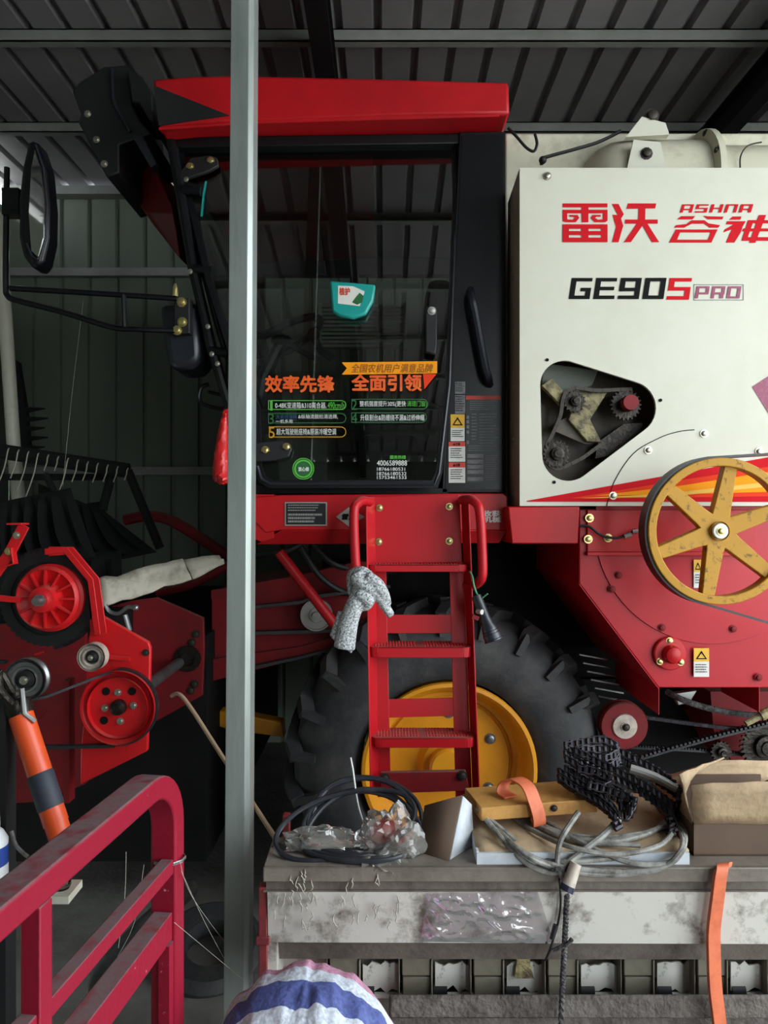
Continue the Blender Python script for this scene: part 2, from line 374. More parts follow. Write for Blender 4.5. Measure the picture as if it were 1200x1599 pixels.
# galvanised post in the foreground, leaning a little
b = MB()
for px0, px1, n in ((0, 1, 0),):
    Y = 1.9; T = (P(361, -40, Y), P(389, -40, Y)); B = (P(349, 1599, Y), P(380, 1599, Y))
    tl, tr = T; bl, br = B; up = 4.13
    k = (up-bl.z)/(tl.z-bl.z); tl = bl+(tl-bl)*k; tr = br+(tr-br)*k; dy = Vector((0, .078, 0)); wv = Vector((0, 0, 0)); e_ = (0-bl.z)/(tl.z-bl.z); bl, br = bl+(tl-bl)*e_, br+(tr-br)*e_
    ch = Vector((.0125, .013, 0)); b.loft([bl, br, br+ch, br+ch+dy*.8, bl+dy], [tl, tr, tr+ch, tr+ch+dy*.8, tl+dy])
po = struct(b.build('trim_40', 'galvanised', bevel=.002, smooth=0), 'galvanised steel post standing in front of the red harvester')

# ---------------- combine harvester ----------------
hv = thing('combine_harvester', (.6, 3.6, 0), 'big red, white and black combine harvester with a yellow pulley and a boarding ladder', 'harvester')
door = surf(2.4605, .1154)                  # leaning plane of the cab door:  Y = a + b z
doorn = surf(2.4605, .1154, .006)
pil = surf(2.78); piln = surf(2.78, 0, .004)
# --- roof
b = MB(); b.pp([(238,123),(300,118),(360,117),(420,118),(600,122),(795,128),(797,178),(720,179),(600,182),(480,187),(395,190),(330,192),(248,200)], 2.70, 1.62)
roof = b.build('cab_roof', 'red', hv, bevel=.012)
b = MB(); f0 = surf(2.70); f1 = surf(2.80)
b.loft([f0(248,199), f0(395,189), f0(600,181), f0(780,178.5), f0(780,182), f0(395,193), f0(248,203)], [f1(262,213), f1(395,212), f1(600,209), f1(770,206), f1(770,208), f1(395,214), f1(262,215)])
b.build('roof_soffit', 'red', roof)
b = MB(); b.pp([(240,133),(358,180),(330,184),(248,196)], 2.696, .02); b.build('roof_grille', 'black_matte', roof, label='black wedge shaped grille')
# --- cab shell : floor, rear panel, far side, pillars
b = MB()
b.pp([(718,206),(790,205),(790,770),(690,770)], 2.78, .06)
b.pp([(268,214),(722,208),(720,224),(275,230)], 2.79, .08)
b.pp([(392,757),(700,762),(700,772),(392,772)], 2.78, .06)
x1 = P(790, 0, 2.8).x; x0 = P(395, 0, 2.8).x
b.bb(x1-.05, x1, 2.82, 4.25, 1.80, 3.2); b.bb(x0, x1, 2.82, 4.25, 1.78, 1.84)
for px, w in ((300, .05), (520, .05), (760, .06)): b.bb(P(px,0,2.8).x, P(px,0,2.8).x+w, 4.2, 4.26, 1.8, 3.25)
b.bb(P(300,0,2.8).x, x1, 4.2, 4.26, 3.15, 3.3); b.bb(x0, x1, 4.2, 4.26, 1.8, 2.35)
b.bb(P(270,0,2.8).x, x1, 2.86, 4.25, 3.25, 3.28)
cabf = b.build('cab_shell', 'black', hv, bevel=.004)
b = MB(); b.pp([(722,212),(786,210),(786,764),(696,764)], 2.776, .006); b.build('pillar_panel', 'black_gloss', cabf)
b = MB(); b.tube(smooth_path([P(735,452,2.79), P(737,466,2.735), P(742,490,2.73), P(757,570,2.73), P(763,590,2.735), P(765,602,2.79)], 5), .016, 8); b.build('grab_handle', 'black_plastic', cabf)
# windscreen, seen edge-on, with its guard tubes
b = MB(); q = [P(283,240,2.84), P(345,470,2.84), P(392,640,2.84), P(400,765,2.84)]
w_ = Vector((0, 1.36, 0)); [b.poly([q[i], q[i+1], q[i+1]+w_, q[i]+w_]) for i in range(3)]; b.build('windscreen', 'dark_glass', hv, solid=.005, smooth=0)
b = MB()
b.tube([P(268,218,2.8), P(282,300,2.8), P(302,420,2.8), P(330,540,2.8), P(360,640,2.8), P(378,690,2.8)], .021, 10)
b.tube([P(286,300,2.82), P(312,400,2.82), P(345,520,2.82), P(385,640,2.82)], .016, 10)
for px, py in ((300,296),(318,420),(342,548)): b.cyl(P(px-14,py,2.79), P(px+14,py+3,2.79), .019, 12)
b.tube(smooth_path([P(326,600,2.86), P(314,606,2.86), P(313,628,2.86), P(345,638,2.86), P(362,634,2.86)], 4), .008, 8)
b.tube([P(326,612,2.87), P(350,618,2.87)], .007, 8)
gt = b.build('windscreen_guard', 'black_gloss', hv)
for px, py in ((291,280),(297,424),(325,510),(331,553),(340,568)): bolt(gt, P(px,py,2.765), .007, 'bolt_steel')
b = MB(); b.prism([P(*q) for q in ((183,226,3.5),(204,212,3.36),(222,235,3.2),(240,262,3.1),(268,320,2.98),(276,362,2.94),(281,404,2.92),(240,352,3.12),(196,288,3.4))], (.05, .5, 0)); b.build('front_fairing', 'red_shaded_dirty', hv, bevel=.006)  # same red as the roof, its shade painted with the darker red
b = MB(); b.pp([(113,142),(124,128),(162,104),(198,101),(205,132),(208,168),(218,188),(236,208),(214,216),(186,226),(186,270),(166,276),(122,190),(126,178)], 2.95, .42)
b.pp([(198,104),(222,120),(238,145),(240,190),(232,186),(218,160),(206,158)], 2.9, .3)
lamp = b.build('roof_lamp_cluster', 'black_matte', hv, bevel=.006)
b = MB(); b.tube(smooth_path([P(175,108,2.94), P(176,140,2.935), P(178,158,2.93), P(190,182,2.93), P(204,206,2.93)], 5), .007, 8); b.build('lamp_rim', 'black_plastic', lamp)
for px, py in ((137,178),(151,218),(163,256)): bolt(lamp, P(px,py,2.95), .010)
b = MB(); b.pp([(205,210),(222,212),(244,256),(236,262)], 2.86, .05); b.build('lamp_bracket', 'black_plastic', hv)
# --- door
b = MB()
outer = [(276,226),(718,219),(718,300),(707,600),(691,740),(684,762),(420,762),(404,752),(397,730),(395,640),(355,545),(322,440),(300,345),(277,262)]
inner = [(287,236),(706,230),(708,300),(697,600),(682,735),(675,750),(426,750),(414,744),(408,726),(406,636),(364,540),(331,436),(309,342),(287,262)]
n = len(outer)
dv = Vector((0, .03, 0))
for i in range(n):
    j = (i+1) % n; A, B, C_, D = door(*outer[i]), door(*outer[j]), door(*inner[j]), door(*inner[i])
    b.loft([A, B, C_, D], [A+dv, B+dv, C_+dv, D+dv])
dr = b.build('cab_door', 'black', hv)
b = MB(); fg = surf(2.4605+.012, .1154); b.poly([fg(x, y) for x, y in inner]); b.build('door_glass', 'cab_glass', dr, solid=.004, smooth=0)
b = MB(); b.tube([doorn(x, y)+Vector((0, .004, 0)) for x, y in [(279,226),(712,221),(713,300),(702,600),(686,738),(679,756),(422,756),(408,748),(402,728)]], .006, 6); b.build('door_seal', 'black_plastic', dr)
def hinge(pts, bolts):
    b = MB(); b.prism([doorn(x, y) for x, y in pts], (0, -.02, 0)); h_ = b.build('door_hinge', 'black_matte', dr, bevel=.004)
    for p in bolts: bolt(h_, doorn(*p)+Vector((0, -.018, 0)), .011, 'bolt_brass')
hinge([(283,272),(300,250),(330,246),(341,250),(343,262),(330,270),(300,280),(285,284)], ((299,264),(331,255)))
hinge([(398,692),(440,688),(452,692),(457,702),(452,714),(430,720),(398,722)], ((416,704),(449,699)))
b = MB(); b.prism([doorn(x, y) for x, y in ((664,482),(682,482),(682,540),(680,556),(664,552))], (0, -.03, 0)); lk = b.build('door_lock', 'black_matte', dr, bevel=.005)
bolt(lk, doorn(674,489)+Vector((0, -.03, 0)), .011, 'plate_silver', 'lock_cylinder')
b = MB(); b.strap([doorn(322,283), doorn(318,305), doorn(315,338)], (.008, 0, 0), .001); b.build('tape_strip', 'teal', dr)
# lettering on the door glass
b = MB(); poly_on(b, [(534,566),(683,564),(683,583),(534,585),(542,575)], doorn); ban = b.build('slogan_banner', 'orange_decal', dr)
b = MB(); text_on(b, '全国农机用户满意品牌', (549,568,677,582), surf(2.4605, .1154, .0075), .008, .2); b.build('banner_lettering', 'brown_text', dr)
b = MB(); poly_on(b, [(661,584),(682,584),(663,608)], doorn); b.build('banner_fold', 'red_text', dr)
for body, rc in (('效率先锋', (414,586,523,613)), ('全面引领', (549,584,659,611))):
    b = MB(); text_on(b, body, rc, doorn, .035); b.build('slogan_lettering', 'orange_text', dr)
def pill(x0, y0, x1, y1, m):
    r = (y1-y0)/2; o = []; i_ = []
    for rr, lst in ((r, o), (r-1.2, i_)):
        cy = (y0+y1)/2
        lst += [(x0+(r-rr), cy+rr), (x0+(r-rr), cy-rr)]+[(x1-r+rr*math.sin(a), cy-rr*math.cos(a)) for a in [math.pi*k/10 for k in range(11)]]
    b = MB(); k = len(o)
    for j in range(k): poly_on(b, [o[j], o[(j+1) % k], i_[(j+1) % k], i_[j]], doorn)
    return b.build('text_outline', m, dr)
rows = [('1', 'green_text', (419,625,541,640), [('0-48K变速箱&310离合器,', 'white_text', (430,628,510,638)), ('490cm/h', 'green_text', (512,628,538,638))]),
        ('2', 'green_dark', (549,623,669,639), [('整机强度提升30%(更快', 'white_text', (562,626,634,636)), ('清理门窗)', 'green_text', (636,626,667,636))]),
        ('3', 'green_dark', (419,645,541,661), [('大直径滚筒', 'blue_text', (431,647,464,654)), ('&纵轴流脱粒清选筛,', 'white_text', (466,647,528,654)), ('一机多用', 'white_text', (431,655,457,661))]),
        ('4', 'green_dark', (549,644,667,660), [('升级割台&防缠绕不漏&过桥伸缩', 'white_text', (563,647,663,657))]),
        ('5', 'gold_line', (420,666,541,683), [('超大驾驶舱座椅&原装冷暖空调', 'white_text', (432,669,525,679))])]
for num, m, (a, c, d, e), parts in rows:
    pill(a, c, d, e, m)
    b = MB(); text_on(b, num, (a+(3 if num == '1' else 0), c+1, a+(7 if num == '1' else 9), e+1), surf(2.4605, .1154, .0075), 0); b.build('row_number', m, dr)
    for body, m2, rc in parts:
        b = MB(); text_on(b, body, rc, surf(2.4605, .1154, .0075), 0); b.build('feature_lettering', m2, dr)
ce = (474, 732); b = MB()
for r0, r1 in ((17, 15.6), (14.6, 11.5)):
    for k in range(32):
        a, c = 2*math.pi*k/32, 2*math.pi*(k+1)/32
        poly_on(b, [(ce[0]+r0*math.cos(a), ce[1]+r0*math.sin(a)), (ce[0]+r0*math.cos(c), ce[1]+r0*math.sin(c)), (ce[0]+r1*math.cos(c), ce[1]+r1*math.sin(c)), (ce[0]+r1*math.cos(a), ce[1]+r1*math.sin(a))], doorn)
b.build('round_emblem', 'green_text', dr)
b = MB(); poly_on(b, [(ce[0]+11*math.cos(2*math.pi*k/28), ce[1]+11*math.sin(2*math.pi*k/28)) for k in range(28)], doorn); b.build('emblem_disc', 'green_dark', dr)
b = MB(); text_on(b, '放心修', (466,729,483,736), surf(2.4605, .1154, .0075), .03); b.build('emblem_lettering', 'white_text', dr)
b = MB(); text_on(b, '服务热线', (609,711,634,717), doorn, .03); b.build('hotline_heading', 'green_text', dr)
b = MB()
for body, rc in (('4006589888', (589,719,636,727)), ('18766180531', (589,730,633,735)), ('18766180532', (589,737,635,742)), ('15753461533', (589,743,635,748))): text_on(b, body, rc, doorn, 0)
b.build('hotline_numbers', 'white_text', dr)
# --- inside the cab
b = MB(); o = P(440, 532, 3.25); t = Vector((-.35, -.25, .9)); b.tube([o+v for v in [ (Matrix.Rotation(math.radians(-28), 3, 'Y') @ Vector((.2*math.cos(2*math.pi*k/28), .2*math.sin(2*math.pi*k/28), 0))) for k in range(28)]], .018, 8, True)
b.tube([o, o+Vector((-.08, 0, -.16)), o+Vector((-.14, 0, -.45))], .03, 10); b.bar(o+Vector((-.17, 0, .09)), o+Vector((.17, 0, -.09)), .03, .02); b.ball(o, (.05, .05, .03))
b.build('steering_wheel', 'black_plastic', hv)
b = MB(); ox = P(600, 0, 3.4).x; b.bb(ox-.22, ox+.26, 3.25, 3.75, 2.12, 2.26); b.box((ox+.26, 3.5, 2.52), (.12, .46, .62)); b.bb(ox-.12, ox+.16, 3.35, 3.65, 1.84, 2.12)
b.build('driver_seat', 'black_matte', hv, bevel=.04)
b = MB(); f = surf(4.12); x0v, x1v = P(503,0,4.1).x, P(630,0,4.1).x
for k in range(11): z = P(0, 479+k*6.2, 4.1).z; b.bb(x0v, x1v, 4.08, 4.14, z-.007, z+.007)
b.bb(x0v-.02, x0v, 4.08, 4.16, P(0,545,4.1).z, P(0,474,4.1).z); b.bb(x1v, x1v+.02, 4.08, 4.16, P(0,545,4.1).z, P(0,474,4.1).z)
b.build('air_vent_grille', 'vent_tan', hv)
b = MB(); b.bb(P(395,0,3.1).x, P(500,0,3.1).x, 3.5, 4.1, 1.84, 2.2); b.build('dashboard', 'interior_grey', hv, bevel=.02)
b = MB(); b.tube(smooth_path([P(520,560,3.2), P(500,545,3.2), P(490,525,3.2)]), .018, 8); b.ball(P(490,522,3.2), .03); b.build('gear_lever', 'black_plastic', hv)
# --- pillar stickers
def sticker(x0, y0, x1, y1, m, name, f=piln, parent=cabf):
    b = MB(); rect_on(b, x0, y0, x1, y1, f); return b.build(name, m, parent, smooth=0)
pl1 = surf(2.776, 0, .003); pl2 = surf(2.776, 0, .0045); pl3 = surf(2.776, 0, .006)
def microtext(x0, y0, x1, y1, rows_, m, f, name='small_print', parent=cabf, fill=.55):
    b = MB(); h = (y1-y0)/rows_; rnd = random.Random(int(x0*7+y0))
    for r in range(rows_):
        x = x0; e = x1-rnd.random()*(x1-x0)*.3
        while x < e:
            w = rnd.uniform(1, 3.2); rect_on(b, x, y0+r*h, min(x+w, e), y0+r*h+h*fill, f); x += w+.6
    return b.build(name, m, parent, smooth=0)
sticker(711,596,727,615, 'label_grey', 'grey_sticker', pl1); sticker(711,617,727,646, 'label_grey', 'grey_sticker', pl1)
microtext(712,598,726,613, 5, 'ink', pl2, fill=.35); microtext(712,619,726,644, 7, 'ink', pl2, fill=.35)
def warn(x0, y0, x1, ym, y1, f1, f2, parent):
    sticker(x0, y0, x1, y1, 'label_white', 'warning_sticker', f1, parent)
    sticker(x0, y0, x1, ym, 'label_yellow', 'sticker_heading', f2, parent)
    b = MB(); cx = (x0+x1)/2; w = (x1-x0)*.36; t = y0+(ym-y0)*.2; u = y0+(ym-y0)*.82
    f3 = lambda x, y: f2(x, y)+Vector((0, -.0015, 0))
    A = [(cx, t), (cx+w, u), (cx-w, u)]; B = [(cx, t+3.4), (cx+w*.68, u-1.6), (cx-w*.68, u-1.6)]
    for i in range(3): poly_on(b, [A[i], A[(i+1) % 3], B[(i+1) % 3], B[i]], f3)
    b.build('warning_triangle', 'ink', parent); microtext(x0+2.5, ym+4, x1-2.5, y1-5, 4, 'ink', f3, 'small_print', parent, .35)
warn(704,647,726,668,689, pl1, pl2, cabf)
for y0, y1, y2 in ((690,697,721), (722,730,754)):
    sticker(701, y0, 727, y2, 'label_white', 'caution_sticker', pl1); sticker(701, y0, 727, y1, 'label_red', 'caution_heading', pl2)
    b = MB(); text_on(b, '▲注意', (708,y0+1.5,719,y1-1.5), pl3, .02); b.build('heading_lettering', 'ink', cabf)
    microtext(704, y1+3, 724, y2-4, 5, 'ink', pl2, fill=.35)
sticker(728,617,783,754, 'label_black', 'instruction_table', pl1); sticker(728,618,782,624, 'label_red', 'table_heading', pl2)
for (a, c, d, e, r) in ((734,626,780,642,5),(737,646,746,690,9),(749,646,780,696,11),(732,696,780,706,3),(759,711,780,752,12)): microtext(a, c, d, e, r, 'grey_text', pl2, fill=.3)
for y in (649,656,664,672,688): sticker(729, y, 733, y+5, 'label_grey', 'table_box', pl2)
for y in (709,718,726,734,745): sticker(730, y, 755, y+6, 'label_grey', 'table_box', pl2)
# --- red sill below the cab
b = MB(); sf = surf(2.70)
A = [(392,775),(452,772),(790,769),(794,775),(794,836),(786,840),(452,822),(425,832),(392,806)]
b.pp([(392,776),(440,773),(786,770),(793,776),(793,828),(440,828),(415,832),(392,808)], 2.70, .1)
b.loft([P(440,828,2.70), P(793,828,2.70), P(793,828,2.79), P(440,828,2.79)], [P(400,850,2.74), P(780,848,2.74), P(780,848,2.79), P(400,850,2.79)])
sill = b.build('sill_panel', 'red', hv, bevel=.004)
b = MB(); b.pp([(392,772),(428,772),(428,840),(410,846),(392,840)], 2.705, .06); b.build('sill_end_panel', 'red', hv)
sn = surf(2.70, 0, .003); sn2 = surf(2.70, 0, .0055)
sticker(445,784,511,821,'plate_silver','data_plate',sn,sill); sticker(447,786,509,819,'label_black','plate_field',surf(2.70,0,.004),sill)
microtext(450,788,507,800,3,'plate_silver',sn2,'plate_print',sill,.4); microtext(450,802,507,818,3,'plate_silver',sn2,'plate_print',sill,.6)
b = MB(); poly_on(b, [(525,807),(545,792),(570,807),(545,822)], sn); b.build('diamond_emblem', 'plate_silver', sill)
b = MB(); text_on(b, '雷沃', (534,802,556,812), sn2, .05, .2); b.build('emblem_lettering', 'ink', sill)
b = MB(); text_on(b, '收获\n机械', (753,797,784,816), sn, .03); b.build('sill_lettering', 'plate_silver', sill)
# --- boarding ladder
def LY(py): return 2.60-(py-780)/440*.14
def lp(px, py, d=0.0): return P(px, py, LY(py)-d)
lad = None
b = MB()
def quadslab(pts, t=.006, d=0.0): b.prism([lp(x, y, d) for x, y in pts], (0, t, 0))
quadslab([(584,776),(718,772),(722,878),(586,880)])
quadslab([(586,880),(603,880),(611,1245),(590,1245)]); quadslab([(702,880),(724,878),(738,1245),(712,1245)])
quadslab([(603,960),(704,960),(706,989),(605,989)]); quadslab([(605,1092),(708,1090),(710,1118),(607,1121)])
for A_, B_ in (((573,586), (580,592)), ((731,720), (748,738))):
    q = [P(A_[0], 776, LY(776)-.07), P(A_[1], 776, LY(776)), P(B_[1], 1240, LY(1240)), P(B_[0], 1240, LY(1240)-.07)]
    b.prism(q, Vector((.005 if A_[0] > 650 else -.005, 0, 0)))
lad = b.build('boarding_ladder', 'red_bright', hv, bevel=.0015, smooth=0)
b = MB(); b.prism([P(x, y, 2.40) for x, y in ((595,1207),(728,1204),(734,1235),(593,1240))], (0, .02, 0)); st = b.build('bottom_plate', 'red_shaded_dirty', lad, bevel=.003)
for p in ((601,1215),(722,1211)): bolt(st, P(*p, 2.40), .012, 'bolt_dark')
for px, py in ((593,793),(702,791),(592,846),(702,845)): bolt(lad, lp(px, py), .009, 'bolt_brass')
for (xl, xr, yb, yl, yt) in ((574,731,876,882,893), (577,738,1000,1011,1027), (581,743,1140,1153,1168)):
    yf = LY(yl)-.075; zt = P(0, yl, yf).z; yk = LY(yl)+.045; x0s, x1s = P(xl, 0, yf).x, P(xr, 0, yf).x; hh = P(0, yl, yf).z-P(0, yt, yf).z
    b = MB(); b.prism([(x0s, yk, zt), (x0s, yf+.02, zt), (x0s+.012, yf+.004, zt), (x0s+.03, yf, zt), (x1s-.03, yf, zt), (x1s-.012, yf+.004, zt), (x1s, yf+.02, zt), (x1s, yk, zt)], (0, 0, -.004))
    rim = [(x0s, yk-.02, 0), (x0s, yf+.02, 0), (x0s+.012, yf+.004, 0), (x0s+.03, yf, 0), (x1s-.03, yf, 0), (x1s-.012, yf+.004, 0), (x1s, yf+.02, 0), (x1s, yk-.02, 0)]
    for p, q in zip(rim, rim[1:]): b.prism([(p[0], p[1], zt), (q[0], q[1], zt), (q[0], q[1], zt-hh), (p[0], p[1], zt-hh)], (0, .005, 0))
    sp = b.build('step', 'red_bright', lad, bevel=.002)
    b = MB()
    for row in range(4):
        y = yf+.025+row*.026
        for half in (0, 1):
            s0 = x0s+.02+half*(x1s-x0s-.03)*.53; s1 = s0+(x1s-x0s)*.43
            k = s0
            while k < s1-.01:
                b.lathe([(.0045, 0), (0, .008)], (k, y, zt-.001), (0, 0, 1), 4); k += .0105
    b.build('grip_teeth', 'red_bright', sp, smooth=0)['kind'] = 'stuff'
for pts in ([(578,784,2.52),(566,782,2.48),(556,789,2.45),(553,803,2.44),(554,850,2.44),(557,895,2.44),(561,909,2.46),(570,912,2.52),(585,910,2.57)],
            [(722,781,2.55),(735,780,2.48),(746,788,2.45),(750,803,2.44),(753,850,2.44),(754,895,2.44),(749,908,2.46),(740,914,2.50),(729,914,2.56)]):
    b = MB(); b.tube(smooth_path([P(*p) for p in pts], 5), .0165, 12); b.build('handrail', 'red_bright', lad)
# --- front wheel
wc = Vector((P(701, 0, 2.97).x, 2.95, .68))
wh = MB()
T = [(.37,.02),(.40,-.005),(.46,-.02),(.55,-.015),(.615,.01),(.65,.06),(.655,.13),(.66,.22),(.655,.31),(.65,.38),(.615,.43),(.55,.455),(.46,.46),(.40,.445),(.37,.42),(.36,.22)]
wh.lathe(T, wc, (0,1,0), 72, True)
for i in range(22):
    for sgn in (0, 1):
        a0 = 2*math.pi*(i+.5*sgn)/22; p = []
        for t in range(5):
            yy = (.235-.25*t/4) if sgn == 0 else (.205+.25*t/4); aa = a0+.19*t/4
            rr = .685-(.03 if t == 4 else 0); p.append(wc+Vector((rr*math.cos(aa), yy, rr*math.sin(aa))))
        for p0, p1 in zip(p, p[1:]):
            rad = ((p0+p1)/2-wc); rad.y = 0; rad.normalize(); tt = (p1-p0).normalized(); u = tt.cross(rad).normalized(); R = Matrix((u, tt, u.cross(tt))).transposed()
            wh.box((p0+p1)/2-rad*.02, (.05, (p1-p0).length*1.1, .055), R)
        if sgn == 0:
            q = p[-1]; rad = q-wc; rad.y = 0; rad.normalize(); wh.bar(q-rad*.005+Vector((0,.01,0)), q-rad*.10+Vector((0,.0,0)), .045, .03)
tire = wh.build('front_tyre', 'rubber', hv, smooth=40)
b = MB(); b.lathe([(.352,.01),(.366,-.008),(.362,-.02),(.348,-.022),(.335,-.005),(.325,.05),(.30,.085),(.285,.09),(.278,.11),(.272,.11),(.265,.098),(.13,.098),(.12,.09),(.105,.06),(.06,.055),(0,.055),(0,.3),(.35,.3)], wc, (0,1,0), 64, True)
rim = b.build('wheel_rim', 'yellow', hv, smooth=30)
for k in range(6):
    a = math.radians(60*k+148); bolt(rim, wc+Vector((.21*math.cos(a), .098, .21*math.sin(a))), .016, 'steel', 'wheel_nut')
b = MB(); b.lathe([(.08,.10),(.08,.02),(.07,.01),(0,.01)], wc, (0,1,0), 32); b.build('wheel_hub', 'yellow', hv)
# --- white side panel with its opening
def circ(cx, cy, r, a0, a1, n=12): return [(cx+r*math.cos(math.radians(a0+(a1-a0)*k/n)), cy-r*math.sin(math.radians(a0+(a1-a0)*k/n))) for k in range(n+1)]
hole = circ(882,601,38,180,68)+circ(983,637,42,68,-52)+circ(888,710,41,-52,-180)
b = MB(); bm = b.bm; YP = 2.60
def ring_fill(outer_, hole_, Y):
    ev = []
    for lp_ in (outer_, hole_):
        vs = [bm.verts.new(P(x, y, Y)) for x, y in lp_]
        ev += [bm.edges.new((vs[i], vs[(i+1) % len(vs)])) for i in range(len(vs))]
    bmesh.ops.triangle_fill(bm, use_beauty=True, use_dissolve=False, edges=ev)
po_ = [(812,262),(1390,262),(1390,790),(812,790)]
ring_fill(po_, hole, YP)
hb = [P(x, y, YP) for x, y in hole]
for p, q in zip(hb, hb[1:]+hb[:1]): b.poly([p, q, q+Vector((0,.012,0)), p+Vector((0,.012,0))])
x0p, x1p, zt, zb = P(812,0,YP).x, P(1390,0,YP).x, P(0,262,YP).z, P(0,790,YP).z
b.poly([(x0p,YP,zt),(x1p,YP,zt),(x1p,YP+.012,zt),(x0p,YP+.012,zt)]); b.poly([(x0p,YP,zb),(x1p,YP,zb),(x1p,YP+.012,zb),(x0p,YP+.012,zb)])
sp_ = b.build('side_panel', 'cream', hv, smooth=0)
b = MB(); b.loft([(x0p,YP+.002,zt),(x0p+.012,YP+.002,zt),(x0p+.012,YP+.002,zb),(x0p,YP+.002,zb)], [(x0p,YP+.25,zt-.02),(x0p+.012,YP+.25,zt-.02),(x0p+.012,YP+.25,zb),(x0p,YP+.25,zb)]); b.build('panel_side_flange', 'cream_shaded', sp_)
pf = surf(YP, 0, .0015); pf2 = surf(YP, 0, .0025); pf3 = surf(YP, 0, .0035); pf4 = surf(YP, 0, .0045)
for p in ((855,275),(1013,703),(1100,677),(1186,705),(958,774)): bolt(sp_, pf(*p), .010)
for p in ((855,562),(1032,625),(866,753)):
    b = MB(); b.lathe([(0,0),(.006,0),(.006,.002),(0,.002)], pf(*p), (0,-1,0), 10); b.build('screw_hole', 'ink', sp_)
b = MB(); b.tube(smooth_path([pf(x, y) for x, y in ((948,790),(960,752),(990,708),(1030,684),(1060,674),(1085,671))], 5), .0016, 5); b.build('cover_seam', 'ink', sp_)
for zz in (330,417,505,594,680,770): bolt(sp_, Vector((x0p, YP+.12, P(0,zz,YP).z)), .006, 'bolt_steel', 'bolt', (-1,0,0))
# stripes
b = MB(); poly_on(b, [(823,782),(1200,714),(1390,680),(1390,784),(823,783.5)], pf); b.build('red_stripe', 'red_decal', sp_)
b = MB(); poly_on(b, [(893,778),(1055,751),(1200,729),(1390,700),(1390,772),(1200,775),(930,779)], pf2); b.build('orange_stripe', 'red_text', sp_)
b = MB(); poly_on(b, [(930,774),(1060,759),(1200,737),(1390,710),(1390,750),(1200,768),(1060,772)], pf3); b.build('orange_stripe', 'orange_decal', sp_)
b = MB(); poly_on(b, [(905,778),(1040,771),(1200,752),(1390,725),(1390,735),(1200,760),(1040,776)], pf4); b.build('pale_stripe', 'label_yellow', sp_)
b = MB(); poly_on(b, [(1175,604),(1215,578),(1260,640),(1216,670)], pf); b.build('dark_red_patch', 'magenta_decal', sp_)
# lettering
c2 = lambda f: (lambda x, y: f(860+x/3.529, 300+y/3.529))
def cp(pl_, name, m): 
    b = MB(); g = c2(pf)
    for pts in pl_: poly_on(b, pts, g)
    return b.build(name, m, sp_, smooth=0)
R_ = lambda a, c, d, e: [(a,c),(d,c),(d,e),(a,e)]
cp([R_(68,62,315,84), R_(172,62,210,166), R_(68,97,172,117), R_(210,97,315,117), R_(68,97,93,160), R_(290,97,315,160), [(68,150),(93,150),(120,152),(140,166),(82,166),(68,158)], [(315,150),(290,150),(262,152),(244,166),(302,166),(315,158)],
    [(105,126),(150,126),(160,142),(140,166),(112,158),(136,142),(128,136),(105,136)], [(278,126),(232,126),(222,142),(244,166),(270,158),(246,142),(254,136),(278,136)],
    R_(68,178,102,275), R_(281,178,315,275), R_(172,178,210,275), R_(68,178,315,202), R_(68,215,315,237), R_(68,251,315,276)], 'brand_lettering', 'red_decal')
cp([[(340,65),(376,65),(405,122),(390,146),(402,185),(376,276),(340,276),(362,190),(342,124),(372,126)], [(428,62),(584,62),(578,90),(420,92)], R_(412,151,592,174), [(487,62),(525,62),(522,165),(484,165)], [(482,165),(522,165),(444,276),(406,276)], [(500,170),(530,165),(600,276),(560,276)]], 'brand_lettering', 'red_decal')
cp([[(722,132),(800,132),(784,150),(696,150)], [(842,130),(870,133),(955,135),(948,150),(868,150)], [(778,155),(850,155),(872,172),(936,182),(926,196),(880,196),(848,174),(780,174),(738,196),(682,196),(692,182),(748,176)],
    [(692,206),(922,206),(914,222),(686,222)], [(670,262),(896,262),(886,278),(652,278)], [(692,206),(722,206),(692,278),(654,278)], [(890,206),(922,206),(888,278),(866,270)]], 'brand_lettering', 'red_decal')
cp([[(1005,134),(1054,134),(1048,152),(985,152)], [(975,160),(1078,160),(1060,190),(1050,222),(1015,278),(968,278),(1000,205),(955,222),(962,205),(1010,178),(968,178)],
    [(1090,154),(1330,154),(1320,172),(1084,172)], [(1064,200),(1320,200),(1312,216),(1056,216)], [(1060,248),(1300,248),(1290,268),(1054,268)], [(1090,154),(1122,154),(1082,268),(1054,268)], [(1150,126),(1190,126),(1130,280),(1096,280)], [(1300,154),(1330,154),(1290,268),(1262,268)]], 'brand_lettering', 'red_decal')
for txt, rc, m, sh, g_ in (('ASHNA', (1064,319,1175,332), 'red_decal', 4, .9), ('GE90', (891,434,1039,467), 'ink', 5, .7), ('S', (1044,434,1079,468), 'red_decal', 5, .7), ('PRO', (1087,447,1157,466), 'magenta_decal', 3, .8)):
    b = MB(); seg_text(b, txt, *rc, pf, sh, g_); b.build('model_lettering', m, sp_, smooth=0)
b = MB()
for a in ((1084,444,1162,445), (1084,468,1162,469), (1084,444,1085,469), (1161,444,1162,469)): rect_on(b, *a, pf)
b.build('lettering_frame', 'label_grey', sp_)
